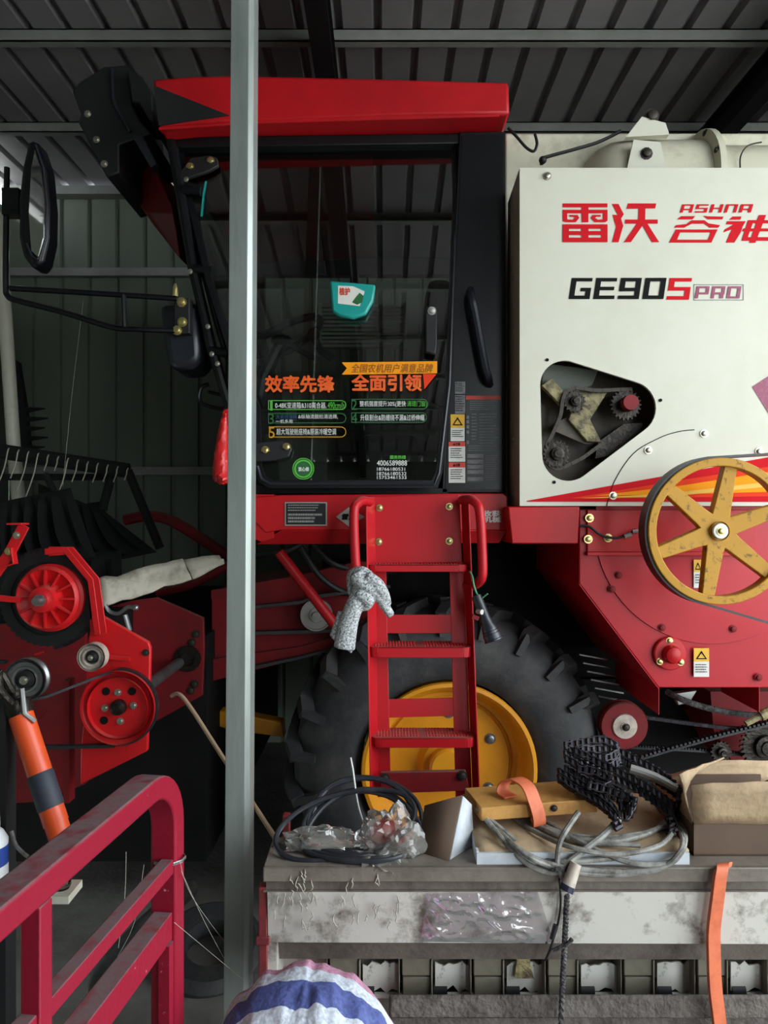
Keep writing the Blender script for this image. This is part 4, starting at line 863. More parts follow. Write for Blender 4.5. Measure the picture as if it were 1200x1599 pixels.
b = MB(); b.loft([(sx0+.01,YD+.006,zz(1473)),(sx1,YD+.006,zz(1477)),(sx1,YD+.02,zz(1477)),(sx0+.01,YD+.02,zz(1473))], [(sx0+.01,YD+.09,zz(1498)-.02),(sx1,YD+.09,zz(1500)-.02),(sx1,YD+.1,zz(1500)-.02),(sx0+.01,YD+.1,zz(1498)-.02)]); b.bb(sx0,sx1,YD+.24,YD+.25,.25,.72); b.loft([(sx0+.03,1.725,zz(1472)),(sx1,1.725,zz(1474)),(sx1,1.73,zz(1474)),(sx0+.03,1.73,zz(1472))], [(sx0+.03,1.748,P(0,1497,1.748).z),(sx1,1.748,P(0,1499,1.748).z),(sx1,1.753,P(0,1499,1.748).z),(sx0+.03,1.753,P(0,1497,1.748).z)]); b.build('hopper_base', 'hopper_dirty', sd, smooth=0)
k = 0
for xc in (537, 650, 762, 878, 997, 1112, 1226, 1340):
    w = 22; b = MB(); b.pp([(xc-w,1486),(xc+w,1486),(xc+w,1524),(xc-w,1524)], 1.755, .13); b.pp([(xc-w+1,1526),(xc+w,1526),(xc+w,1562),(xc-w+1,1562)], 1.758, .12); b.pp([(xc-w+3,1522),(xc+w-3,1522),(xc+w-3,1528),(xc-w+3,1528)], 1.765, .1)
    b.pp([(xc+w+1,1500),(xc+w+4,1500),(xc+w+4,1560),(xc+w+1,1560)], 1.75, .1); b.pp([(xc-w-6,1495),(xc-w-3,1495),(xc-w-3,1560),(xc-w-6,1560)], 1.76, .1)
    u = b.build('seed_meter', 'seed_unit', sd, bevel=.003)
    b = MB(); b.cyl(P(xc+w+5,1543,1.80), P(xc+w+26,1543,1.80), .022, 12); b.cyl(P(xc+w+26,1543,1.82), P(xc+w+70,1543,1.82), .010, 10); b.build('meter_shaft', 'black_matte', u)
    rnd = random.Random(xc); x0_, x1_ = xc+w+8, xc+w+64
    if xc == 537: x0_, x1_ = 567, 622
    top = [(x0_+i*(x1_-x0_)/8, 1500+rnd.uniform(0,9)) for i in range(9)]; bot = [(x1_-i*(x1_-x0_)/6, 1552-abs(i-3)*-3-rnd.uniform(4,14)) for i in range(7)]
    b = MB(); b.pp(top+bot, 1.785, .004); b.build('white_plate', 'plate_white', sd)  # jagged white plate in the gap between two meters
    b = MB(); b.pp([(x0_+6,1553),(x1_-4,1553),(x1_-4,1559),(x0_+6,1559)], 1.78, .01); b.build('white_strip', 'plate_white', sd)
b = MB(); b.pp([(449,1496),(514,1496),(514,1506),(508,1530),(449,1532)], 1.85, .006); b.build('white_plate', 'cardboard_white', sd)
b = MB(); b.pp([(806,1495),(830,1495),(828,1500),(834,1528),(804,1528),(808,1500)], 1.77, .04); b.build('yellow_cup', 'grime', sd)
b = MB(); b.bb(sx0+.3, sx1, 1.70, 1.712, zz(1592), zz(1556)); b.bb(sx0+.3, sx1, 1.72, 1.76, zz(1640), zz(1590)); b.build('frame_beam', 'beam_dust', sd, bevel=.006)
b = MB(); b.bb(sx0-.012, sx0+.008, YD+.0, YD+.03, 0, zz(1386)); b.bb(sx0-.012, sx0+.008, 2.1, 2.13, 0, zz(1386)); b.bb(sx1-.03, sx1, YD+.02, YD+.05, 0, zz(1386)); b.bb(sx0-.018, sx0+.014, YD-.004, YD+.034, zz(1475), zz(1462)); b.build('end_frame', 'hopper_red', sd, bevel=.002)
rnd = random.Random(3); b = MB()
for k in range(46):
    x = rnd.uniform(430, 490) if k < 26 else rnd.uniform(520, 650); y = rnd.uniform(1355, 1440); Yk = YD-.014
    q = [P(x,y,Yk)]
    for j in range(4): q.append(q[-1]+Vector((rnd.uniform(-.006,.006), 0, -rnd.uniform(.002,.012))))
    b.tube(q, [.0006, .0018, .0012, .0016, .0005], 5)
b.build('cobweb_dust', 'web', sd)['kind'] = 'stuff'
from mathutils import noise
def filmpt(u, v):
    p = bil(P(664,1394,1.6915), P(840,1392,1.6915), P(866,1473,1.6995), P(656,1470,1.6995))(u, v)
    r = lambda a, c, k: (1-min(1, abs(noise.noise(Vector(((u-v*.35)*a+k, (v+u*.5)*c*.6, k))))*3.2))**2
    d = .0065*r(2.2, 3.2, 3.1)+.0045*r(5, 4, 8.2)+.003*r(9, 8, 1.7)
    d *= min(1, 6*u, 6*(1-u), 6*v+.1, 6*(1-v)+.1)
    return p+Vector((.05*(.5-abs(v-.5))*(u < .2)*(.2-u), -.001-d, 0))
b = MB(); crumple(b, filmpt, 64, 28, 0.0, 5); tag(b.build('plastic_film', 'film', smooth=70), 'crinkled clear plastic film clinging to the front of the seed drill hopper', 'plastic film')

# ---------------- things lying on the hopper ----------------
def ell(cx, cy, z, rx, ry, a0=0, a1=360, n=40, tilt=(0,0), wob=0, seed=0, rot=0):
    rnd = random.Random(seed); ph = rnd.uniform(0,6); o = []
    cr, sr = math.cos(math.radians(rot)), math.sin(math.radians(rot))
    for k in range(n+(a1-a0 < 360)):
        a = math.radians(a0+(a1-a0)*k/n); w = 1+wob*math.sin(2*a+ph); u, v = rx*math.cos(a)*w, ry*math.sin(a)*w
        o.append(Vector((cx+u*cr-v*sr, cy+u*sr+v*cr, z+u*tilt[0]+v*tilt[1])))
    return o
b = MB(); hx = P(572,0,1.93).x
hc_ = P(567,1308,1.84)
for k in range(7):
    rx, ry = .155-.006*(k % 3), .150-.007*(k % 4)
    pts = [hc_+Vector((rx*math.cos(a)+.006*math.sin(3*a+k), -.03+.012*k*.6+ry*.72*math.sin(a), ry*.66*math.sin(a)+.006*k-.01)) for a in [2*math.pi*j/44 for j in range(44)]]
    for p in pts: p.z = max(p.z, zt+.008)
    b.tube(pts, .0062, 8, True)
b.tube(smooth_path([P(x, y, 1.715+.0017*(1347-y)) for x, y in ((430,1312),(445,1285),(480,1258),(530,1240),(590,1233),(630,1241),(648,1262),(641,1290),(612,1315),(570,1332),(520,1342),(472,1344),(440,1333))], 5, True), .0066, 8, True)
tag(b.build('hose_coil', 'hose_black'), 'coil of thin black hose lying on the left end of the hopper lid', 'hose')
b = MB(); b.tube(smooth_path([P(548,1183,1.92), P(552,1205,1.915), P(556,1235,1.91), P(561,1262,1.91), P(570,1290,1.91)], 5), .0024, 6); tag(b.build('white_string', 'white_paint'), 'frayed white string standing up out of the black hose coil', 'string')
def bagmesh(name, c, r, m, label, seed, pinch=None):
    b = MB(); bmesh.ops.create_icosphere(b.bm, subdivisions=4, radius=1); rnd = random.Random(seed)
    from mathutils import noise
    for v in b.bm.verts:
        d = v.co.copy(); n1 = noise.noise(d*2.2+Vector((seed,0,0)))*.35+noise.noise(d*5+Vector((0,seed,0)))*.22+abs(noise.noise(d*9+Vector((0,0,seed))))*.14
        p = Vector((d.x*r[0], d.y*r[1], d.z*r[2]))*(1+n1)
        v.co = Vector(c)+p; v.co.z = max(v.co.z, zt+.002)
    o = b.build(name, m, smooth=25); tag(o, label, 'plastic bag'); return o
bagmesh('plastic_bag', P(500,1332,1.80)+Vector((0,0,.012)), (.10,.05,.048), 'bag', 'flattened clear plastic bag lying inside the black hose loop on the hopper', 3)
bagmesh('plastic_bag', P(612,1325,1.78)+Vector((0,0,.02)), (.075,.055,.075), 'bag', 'dusty clear plastic bag bunched between the black hose coil and the bent cardboard', 8)
b = MB(); crumple(b, bil(P(548,1330,1.74), P(640,1322,1.74), P(628,1368,1.684), P(572,1350,1.69)), 8, 6, .005, 9); tag(b.build('plastic_scrap', 'bag', smooth=0), 'scrap of clear plastic hanging over the hopper front edge below the plastic bag', 'plastic scrap')
b = MB(); b.ball(P(600,1300,1.84), (.04,.035,.035)); b.ball(P(625,1312,1.83), (.03,.03,.03)); tag(b.build('rag_ball', 'red_bag', jitter=.003), 'small red rag bundle showing through the dusty plastic bag', 'rag')
b = MB(); q = [P(650,1347,1.76), P(700,1349,1.72), P(722,1242,1.78), P(664,1258,1.82)]; b.poly(q); b.poly([P(700,1349,1.72), P(742,1350,1.80), P(736,1256,1.82), P(722,1242,1.78)])
def subdiv_sheet(mb, quads, n=6, amp=.002, seed=1):
    rnd = random.Random(seed)
    for a, b_, c, d in quads: crumple(mb, bil(a, b_, c, d), n, n, amp, seed)
b = MB(); b.poly(q); o1 = b.build('bent_cardboard', 'cardboard_dark', solid=.005); tag(o1, 'piece of brown cardboard bent upright on the hopper, left of the wooden board', 'cardboard')
b = MB(); b.poly([P(701,1349,1.724), P(742,1350,1.80), P(736,1256,1.82), P(723,1243,1.784)]); b.build('white_flap', 'cardboard_white', o1, solid=.004, label='printed white flap')
# flattened cartons under the cable
b = MB(); gx0, gx1 = P(742,0,1.74).x, P(1052,0,1.80).x
crumple(b, lambda u, v: Vector((gx0+(gx1-gx0)*u, 1.712+.30*v, zt+.026+.02*v+.012*math.sin(u*7)*v)), 16, 8, .0022, 4); ct = b.build('flattened_carton', 'cardboard', solid=.006)
tag(ct, 'flattened brown carton lying on the hopper under the grey cable', 'cardboard box')
b = MB(); b.bb(gx0, gx1, 1.704, 1.711, zt, zt+.027); b.bb(gx0, gx0+.006, 1.71, 2.0, zt+.0, zt+.030); b.build('carton_edge', 'cardboard_white', ct, label='white carton edge')
# wooden board
b = MB(); zb_ = zt+.062
A_ = Vector((P(752,0,1.80).x, 1.80, zb_)); B_ = Vector((P(930,0,1.85).x, 1.83, zb_+.01)); C_ = B_+Vector((-.01,.11,.01)); D_ = Vector((P(726,0,1.92).x, 1.92, zb_+.004)); 
b.loft([A_, B_, C_, D_], [p+Vector((0,0,.034)) for p in (A_, B_, C_, D_)])
bd = tag(b.build('wooden_board', 'wood', bevel=.002), 'short thick wooden board lying across the carton with an orange strap round it', 'wood')
bolt(bd, A_.lerp(B_,.62)+Vector((0,-.002,.02)), .006, 'bolt_dark', 'nail')
b = MB(); m0 = A_.lerp(B_,.42); pth = [m0+v for v in (Vector((.02,.03,-.012)), Vector((.02,-.010,-.016)), Vector((.018,-.014,.01)), Vector((.008,-.006,.045)), Vector((-.005,.015,.075)), Vector((-.03,.045,.082)), Vector((-.055,.06,.066)), Vector((-.062,.05,.046)), Vector((-.045,.03,.040)))]
b.strap(smooth_path(pth, 5), (.034,.016,0), .004); tag(b.build('orange_strap', 'orange_strap'), 'faded orange webbing strap looped around the wooden board', 'strap')
# roller chain heap
b = MB(); rnd = random.Random(11)
def cstrand(pts, Y0, wv, dbl=True):
    pts = [P(x, y, Y0+.0016*(1290-y)) for x, y in pts]; wv = Vector(wv).normalized()
    for o_ in ((0, 1) if dbl else (0,)):
        path = smooth_path([p+wv*.023*o_+Vector((0, rnd.uniform(-.004,.004), rnd.uniform(-.003,.003))) for p in pts], 7)
        chain(b, path, .0165, .0072, .019, (wv+Vector((rnd.uniform(-.15,.15),)*3)).normalized())
cstrand([(874,1216),(900,1234),(940,1258),(962,1280),(968,1288)], 1.74, (.2,.8,.55))
cstrand([(885,1200),(920,1222),(958,1244),(985,1262),(978,1276),(962,1272)], 1.76, (.15,.55,.8))
cstrand([(900,1188),(935,1204),(975,1222),(1012,1244),(1044,1266),(1054,1276)], 1.78, (.1,.5,.85))
cstrand([(964,1184),(1000,1202),(1035,1224),(1060,1246),(1062,1268),(1050,1272)], 1.80, (.1,.35,.9))
cstrand([(920,1226),(955,1236),(990,1252),(984,1266)], 1.72, (.2,.3,.9), False)
cstrand([(884,1178),(905,1172),(935,1170),(960,1174),(966,1186),(948,1196),(925,1192),(905,1190),(890,1182)], 1.78, (.1,.5,.8))
cstrand([(905,1204),(930,1206),(952,1216),(944,1226),(918,1220)], 1.73, (.1,.4,.9), False)
cstrand([(1046,1278),(1052,1292),(1048,1306)], 1.79, (.9,.2,.2), False)
cstrand([(962,1286),(964,1294),(972,1290)], 1.735, (.9,.3,.2), False)
tag(b.build('roller_chain', 'chain_black', smooth=0), 'heap of greasy black roller chain folded on the carton and wooden board', 'chain')
b = MB(); b.tube(smooth_path([P(985,1200,1.93), P(1020,1212,1.91), P(1058,1232,1.88)], 4), .012, 10); tag(b.build('steel_tube', 'plate_silver'), 'short pale metal tube lying behind the roller chain', 'tube')
# grey cable
b = MB()
def cloop(pts, dx=0, dy=0, closed=True, r=.0062, k=.0022):
    b.tube(smooth_path([P(x+dx, y+dy, max(1.686, .800*F/(y+dy-CY)+k*.3*(x%7)/7)) for x, y in pts], 6, closed), r, 8, closed)
L1 = [(748,1262),(795,1314),(850,1346),(920,1358),(1000,1360),(1052,1345),(1070,1314),(1052,1288),(1000,1302),(930,1308),(860,1296),(800,1270),(765,1248)]
L2 = [(758,1266),(812,1326),(872,1354),(950,1364),(1028,1355),(1064,1325),(1062,1294),(1045,1278),(1015,1298),(950,1310),(880,1304),(822,1278),(778,1254)]
L3 = [(772,1262),(832,1300),(890,1326),(960,1338),(1026,1326),(1052,1302),(1050,1284),(1006,1308),(930,1320),(860,1298),(800,1266)]
L4 = [(800,1262),(850,1282),(905,1314),(980,1346),(1040,1348),(1066,1328),(1070,1300),(1058,1272),(1050,1250)]
cloop(L1); cloop(L2, 0, 2); cloop(L3, 0, -4); cloop(L4, closed=False); cloop([(760,1256),(820,1288),(880,1310),(940,1322),(1000,1326)], 0, -6, False)
tk = P(872,1352,1.685)
b.tube(smooth_path([P(904,1268,1.74), P(890,1288,1.72), P(876,1312,1.70), P(871,1340,1.69), P(873,1358,1.682), P(880,1372,1.68)], 5), .0068, 8)
b.tube(smooth_path([P(968,1278,1.76), P(945,1302,1.73), P(912,1328,1.70), P(882,1352,1.685), P(876,1362,1.684)], 5), .0078, 8)
b.tube(smooth_path([P(760,1280,1.79), P(795,1322,1.72), P(826,1350,1.695), P(855,1362,1.686), P(874,1362,1.684)], 5), .0066, 8)
b.tube(smooth_path([P(745,1262,1.83), P(790,1300,1.78), P(840,1338,1.72), P(880,1346,1.69), P(960,1340,1.70), P(1030,1330,1.74)], 5), .0066, 8)
cb = tag(b.build('power_cable', 'cable_grey'), 'bundle of grey power cable coiled over the carton and the front edge of the hopper', 'cable')
b = MB(); p0, p1 = P(900,1348,1.672), P(888,1382,1.660); b.cyl(p0, p1, .013, 16, .016); b.build('cable_plug', 'plug', cb)
b = MB(); dd = (p1-p0).normalized(); b.cyl(p1, p1+dd*.014, .0165, 16); b.build('plug_cap', 'navy', cb, label='dark blue plug end')
b = MB(); b.tube([tk+Vector((.016*math.cos(a)*1.1, .012*math.sin(a)-.004, .004*math.sin(a*3)-.002*k)) for k in range(3) for a in [2*math.pi*j/12 for j in range(12)]], .0025, 6); b.build('cable_tie', 'rope', cb)
# rope and thin wire hanging down the front
b = MB(); pth = smooth_path([P(886,1398,1.680), P(884,1440,1.682), P(882,1480,1.684), P(880,1520,1.684), P(878,1560,1.684), P(876,1640,1.684)], 8)
for s_ in (0, math.pi): b.tube([p+Vector((.0035*math.cos(i*.9+s_), .0035*math.sin(i*.9+s_), 0)) for i, p in enumerate(smooth_path(pth, 3))], .0042, 6)
b.tube([P(862,1486,1.68), P(878,1478,1.676), P(888,1474,1.674), P(894,1466,1.674)], .005, 6)
tag(b.build('hanging_rope', 'rope'), 'dark twisted rope hanging down the seed drill front below the cable plug', 'rope')
b = MB(); b.tube(smooth_path([P(874,1372,1.682), P(876,1410,1.684), P(872,1440,1.686), P(866,1462,1.684), P(858,1486,1.684), P(852,1500,1.70)], 5), .0026, 6); b.tube([P(868,1444,1.683), P(862,1466,1.683)], .0055, 6); tag(b.build('thin_wire', 'black_matte'), 'thin dark wire hanging just left of the twisted rope', 'wire')
# open cardboard box
bx0, bx1 = P(1086,0,1.72).x, P(1290,0,1.72).x; y0, y1 = 1.745, 2.02; zb0, zb1 = zt, P(0,1286,1.745).z
b = MB(); tck = .005; bx0 = P(1084,0,1.745).x
b.bb(bx0,bx1,y0,y0+tck,zb0,zb1); b.bb(bx0,bx1,y1-tck,y1,zb0,zb1+.02); b.bb(bx0,bx0+tck,y0,y1,zb0,zb1); b.bb(bx1-tck,bx1,y0,y1,zb0,zb1); b.bb(bx0,bx1,y0,y1,zb0,zb0+tck)
cbx = tag(b.build('cardboard_box', 'cardboard_dark', smooth=0), 'open brown cardboard box with raised flaps standing at the right end of the hopper', 'cardboard box')
def flap(q, m, nm='box_flap', t=.004):
    b = MB(); crumple(b, bil(*q), 6, 4, .0012, 6); b.build(nm, m, cbx, solid=t)
flap([Vector((bx0,y0,zb1)), Vector((bx1,y0,zb1)), P(1290,1220,1.715), P(1079,1224,1.715)], 'cardboard')
flap([Vector((bx0,y0+.01,zb1-.004)), Vector((bx0,y1,zb1)), P(1132,1184,2.0), P(1061,1208,1.80)], 'cardboard')
flap([Vector((bx0,y1,zb1)), Vector((bx1,y1,zb1)), P(1300,1192,2.06), P(1130,1186,2.03)], 'cardboard')
# orange strap over the front edge
b = MB(); b.strap(smooth_path([P(1150,1348,1.80), P(1142,1351,1.74), P(1132,1351,1.69), P(1126,1362,1.672), P(1121,1400,1.675), P(1115,1450,1.680), P(1115,1490,1.678), P(1117,1540,1.676), P(1123,1590,1.674), P(1132,1660,1.672)], 5), (.031,.006,0), .010); tag(b.build('orange_strap', 'orange_strap', bevel=.003), 'long orange strap hanging over the hopper front at the right', 'strap')

# ---------------- hung on the ladder ----------------
# grey work glove, knotted round the left handrail
b = MB(); bm = b.bm
def G(x, y, d=0.0): return P(x, y, 2.43-d)
b.tube(smooth_path([G(566,905,.02), G(562,925,.03), G(554,945,.035), G(546,968,.03), G(541,992,.03), G(538,1012,.03)], 5), [.022]+[.026+.012*i/25 for i in range(25)], 12)
b.tube(smooth_path([G(556,898,.03), G(566,912,.045), G(578,918,.05), G(590,926,.045), G(600,944,.035), G(611,961,.02)], 5), [.026]*8+[.026-.012*i/17 for i in range(18)], 12)
b.tube(smooth_path([G(574,902,.04), G(588,912,.05), G(600,928,.045), G(606,944,.03)], 5), [.024]*6+[.024-.012*i/10 for i in range(10)], 10)
b.tube(smooth_path([G(552,930,.0), G(549,905,-.01), G(553,895,.0), G(566,892,.02), G(578,900,.03)], 5), .018, 10)
b.tube(smooth_path([G(560,925,.05), G(570,932,.055), G(576,938,.045), G(570,945,.03), G(560,942,.03)], 5), .021, 10)
b.tube(smooth_path([G(533,955,.02), G(529,975,.015), G(524,990,.01), G(519,996,.01)], 4), [.012+.006*math.sin(i/13*3) for i in range(13)], 8)
b.prism([G(523,985,.03), G(553,975,.06), G(556,1002,.055), G(549,1022,.035), G(541,1014,.04), G(526,1004,.03)], (0,.012,0))
gl = b.build('work_glove', 'glove'); md = gl.modifiers.new('merge', 'REMESH'); md.mode = 'VOXEL'; md.voxel_size = .004; md.use_smooth_shade = True
sm = gl.modifiers.new('soft', 'SMOOTH'); sm.factor = .5; sm.iterations = 4
tag(gl, 'grey knitted work glove knotted around the left handrail of the ladder', 'glove')
# flashlight on a green cord
tl = thing('flashlight', P(755,960,2.42), 'black flashlight hanging on a green cord from the right handrail', 'flashlight')
A_, B_ = P(744,930,2.40), P(772,1000,2.38); d = (B_-A_); L_ = d.length; b = MB()
b.lathe([(0,0),(.016,0),(.018,.01),(.018,L_*.52),(.020,L_*.56),(.020,L_*.62),(.027,L_*.72),(.027,L_*.78),(.029,L_*.79),(.029,L_*.84),(.031,L_*.85),(.031,L_*.96),(.033,L_*.97),(.033,L_),(.028,L_),(.026,L_*.97),(0,L_*.97)], A_, d, 24); bdy = b.build('torch_body', 'black_plastic', tl)
b = MB(); b.cyl(A_+d*.35+Vector((-.017,-.004,0)), A_+d*.35+Vector((-.004,-.022,0)), .009, 10); b.build('switch', 'plate_silver', tl)
b = MB(); b.bar(P(738,962,2.385), P(748,966,2.385), .012, .014); b.build('clip', 'red_shaded_dirty', tl)
b = MB(); b.tube(smooth_path([P(734,893,2.44), P(738,900,2.42), P(740,912,2.40), P(744,925,2.40), P(748,932,2.39), P(744,940,2.39)], 4), .0035, 6); b.tube([P(752,935,2.39), P(762,927,2.38)], .003, 6); b.build('cord', 'cord_green', tl, label='green cord')
# red bag hanging from the cab corner
b = MB(); pts = [P(353,640,2.42), P(350,660,2.41), P(347,690,2.40), P(345,720,2.39), P(346,740,2.39), P(351,756,2.39)]
b.tube(smooth_path(pts, 5), [.006+.028*(i/25)**.9 if i < 22 else .026-.006*(i-22) for i in range(26)], 14)
b.tube(smooth_path([P(357,640,2.42), P(358,690,2.41), P(356,735,2.40), P(350,748,2.37), P(342,742,2.37)], 5), .012, 8)
tag(b.build('red_bag', 'red_bag', jitter=.0025), 'red plastic bag hanging beside the steel post below the cab corner', 'bag')
# tissue pack stuck on the door glass
tp = thing('tissue_pack', P(552,497,2.74), 'turquoise tissue pack stuck on the cab door glass', 'tissue pack')
td = surf(2.4605, .1154, .035); tf = surf(2.4605, .1154, .0365); tf2 = surf(2.4605, .1154, .0372)
b = MB(); b.prism([td(x, y) for x, y in ((515,438),(540,440),(587,444),(583,470),(572,490),(552,497),(530,493),(519,486))], (0,.03,0)); pk = b.build('pack_body', 'teal', tp, bevel=.008)
b = MB(); poly_on(b, [(528,446),(552,447),(570,455),(562,478),(528,474)], tf); b.build('pack_label', 'label_white', tp)
b = MB(); text_on(b, '植护', (530,449,547,461), tf2, .03); b.build('pack_lettering', 'label_red', tp)
b = MB(); poly_on(b, [(556,464),(562,457),(568,462),(566,472),(558,476),(550,472)], tf2); b.build('leaf_print', 'green_dark', tp)

# ---------------- leaning stick, grease gun and its stand ----------------
b = MB(); b.tube(smooth_path([P(268,1087,2.30), P(280,1084,2.28), P(300,1108,2.24), P(345,1178,2.14), P(400,1262,1.99), P(452,1343,1.79)], 5), .0065, 8); tag(b.build('thin_stick', 'stick'), 'thin bent stick leaning from the hopper corner behind the steel post to the header', 'stick')
ts = thing('tool_stand', (P(0,0,1.42).x, 1.42, 0), 'black upright stand with a pale shelf at the left edge behind the red rail', 'stand')
b = MB(); b.bb(P(-14,0,1.42).x, P(17,0,1.42).x, 1.40, 1.44, 0, 1.40); b.bb(P(-120,0,1.42).x, P(17,0,1.42).x, 1.38, 1.46, 0, .03); b.build('stand_post', 'black_matte', ts)
b = MB(); b.bb(P(-140,0,1.30).x, P(107,0,1.30).x, 1.30, 1.36, P(0,1412,1.3).z, P(0,1400,1.3).z); b.build('shelf', 'pvc', ts)
gg = thing('grease_gun', P(80,1300,1.38), 'orange grease gun with black tape leaning against the black stand', 'grease gun')
A_, B_ = P(28,1102,1.42), P(112,1360,1.36); zsh = P(0,1400,1.3).z; d = (B_-A_); dn = d.normalized(); L_ = d.length
tpt = lambda py: A_.lerp(B_, (py-1102)/258)
b = MB(); b.cyl(A_+d*.06, tpt(1288), .0235, 24); b.cyl(tpt(1288), B_, .022, 24); tb = b.build('barrel', 'orange_gun', gg)
b = MB(); b.lathe([(.0236,0),(.025,.004),(.025,(tpt(1262)-tpt(1210)).length),(.0236,(tpt(1262)-tpt(1210)).length+.003)], tpt(1210), d, 24); b.build('black_tape', 'tape_blue', gg)
b = MB(); b.lathe([(0,-.03),(.012,-.03),(.014,-.012),(.026,-.008),(.027,.006),(.025,.02),(0,.02)], A_, d, 20); b.tube(smooth_path([A_-dn*.02, A_+Vector((-.012,-.01,.04)), A_+Vector((-.024,-.02,.07)), A_+Vector((-.02,-.03,.04)), A_+Vector((.005,-.03,.01))], 5), .008, 8); b.ball(A_+Vector((-.03,0,.01)), .018); b.build('pump_head', 'greasy_steel', gg)
b = MB(); b.tube([A_+Vector((.018,-.02,.04)), A_+dn*.01+Vector((.02,-.02,0)), A_+dn*.03+Vector((.03,-.01,0))], .005, 8); b.build('pump_lever', 'steel', gg)
bt = thing('plastic_bottle', P(-4,1395,1.36), 'white capped plastic bottle with a blue label cut off by the left edge', 'bottle')
o = Vector((P(-16,0,1.36).x, 1.36, zsh)); b = MB(); b.lathe([(0,0),(.030,0),(.032,.005),(.032,.075),(.024,.09),(.014,.10),(.014,.108),(0,.108)], o, (0,0,1), 24); b.build('bottle_body', 'bottle_white', bt)
b = MB(); b.lathe([(.0325,.03),(.0325,.066)], o, (0,0,1), 24); b.build('bottle_label', 'bottle_blue', bt); b = MB(); b.lathe([(0,.128),(.017,.128),(.018,.10),(0,.10)], o, (0,0,1), 20); b.build('bottle_cap', 'white_paint', bt)
o = Vector((P(97,0,1.33).x, 1.33, zsh)); b = MB(); b.lathe([(0,0),(.014,0),(.016,.005),(.017,.02),(.013,.026),(.012,.030),(0,.030)], o, (0,0,1), 20); tag(b.build('glass_jar', 'jar'), 'tiny glass jar standing on the end of the pale shelf', 'jar')
b = MB(); b.tube(smooth_path([P(18,1298,1.40), P(24,1318,1.39), P(34,1330,1.38), P(44,1338,1.38)]), .004, 6); tag(b.build('grey_cable', 'cable_grey'), 'short grey cable hanging from the black stand beside the grease gun', 'cable')

# ---------------- red rail gate in the foreground ----------------
gt = thing('rail_gate', (-.42, 1.0, 0), 'dusty dark red tubular rail gate in the left foreground', 'gate')
zT = 1.29; A0 = Vector((-.394, 1.20, zT)); B0 = Vector((-.444, .822, zT)); u = (A0-B0).normalized(); nrm = Vector((-u.y, u.x, 0))   # pointing away from the camera side
def sq(p, t, w, h, up): return [p, p+nrm*w, p+nrm*w-up*h, p-up*h]
b = MB(); W_, Hh = .049, .040; secs = []
start = B0-u*.5; R = .12; bend = A0+u*.02
for k in range(2): secs.append((start.lerp(bend, k), u))
cen = bend-Vector((0,0,R))
for k in range(1, 10):
    a = math.radians(90-9*k*1.11); secs.append((cen+u*R*math.cos(a)+Vector((0,0,R*math.sin(a))), u*math.sin(a)*1.0-Vector((0,0,math.cos(a)))))
last = secs[-1][0]; secs.append((Vector((last.x, last.y, 0)), Vector((0,0,-1))))
rings = []
for p, t in secs:
    t = t.normalized(); up = nrm.cross(t).normalized() if False else (t.cross(nrm)*-1).normalized()
    if up.z < -.01 or (abs(up.z) < .01 and up.dot(u) < 0): up = -up
    rings.append([b.bm.verts.new(q) for q in (p, p+nrm*W_, p+nrm*W_-up*Hh, p-up*Hh)])
for A_, B_ in zip(rings, rings[1:]):
    for k in range(4): b.bm.faces.new((A_[k], A_[(k+1) % 4], B_[(k+1) % 4], B_[k]))
b.bm.faces.new(rings[0]); b.bm.faces.new(rings[-1]); b.build('top_rail', 'red_gate', gt, bevel=.004, smooth=30)
endx = last
def rail(z, w, h, nm, s=-.6, off=0.0):
    e = Vector((last.x, last.y, z))-u*Hh; st_ = e+u*s
    b = MB(); b.loft([st_+nrm*off, st_+nrm*(w+off), st_+nrm*(w+off)-Vector((0,0,h)), st_+nrm*off-Vector((0,0,h))], [e+nrm*off, e+nrm*(w+off), e+nrm*(w+off)-Vector((0,0,h)), e+nrm*off-Vector((0,0,h))])
    return b.build(nm, 'red_gate', gt, bevel=.002)
rail(1.115, .024, .026, 'lower_rail', -.9, .004); rail(1.018, .036, .05, 'lower_rail', -.9, .006); rail(.62, .036, .05, 'lower_rail', -.9, .006)
def upright(s, nm, w=.027, top=zT-Hh, bot=0.0):
    p = B0+u*s; b = MB(); b.loft([Vector((p.x,p.y,top))+q for q in (Vector(), u*w, u*w+nrm*w, nrm*w)], [Vector((p.x,p.y,bot))+q for q in (Vector(), u*w, u*w+nrm*w, nrm*w)]); return b.build(nm, 'red_gate', gt, bevel=.002)
upright(.075, 'upright_bar'); 
p = Vector((last.x,last.y,0))-u*(Hh+.028); b = MB(); b.loft([Vector((p.x,p.y,.972))+q for q in (Vector(), u*.018, u*.018+nrm*.02, nrm*.02)], [Vector((p.x,p.y,0))+q for q in (Vector(), u*.018, u*.018+nrm*.02, nrm*.02)]); b.build('upright_bar', 'red_gate', gt)
b = MB(); wz = 1.105; b.tube([Vector((last.x,last.y,wz))-u*Hh*.5+(-u*math.cos(a)*.026+nrm*(math.sin(a)*.03+.022))+Vector((0,0,.003*k)) for k in range(2) for a in [2*math.pi*j/10 for j in range(10)]], .0018, 5); b.build('tie_wire', 'steel', gt)

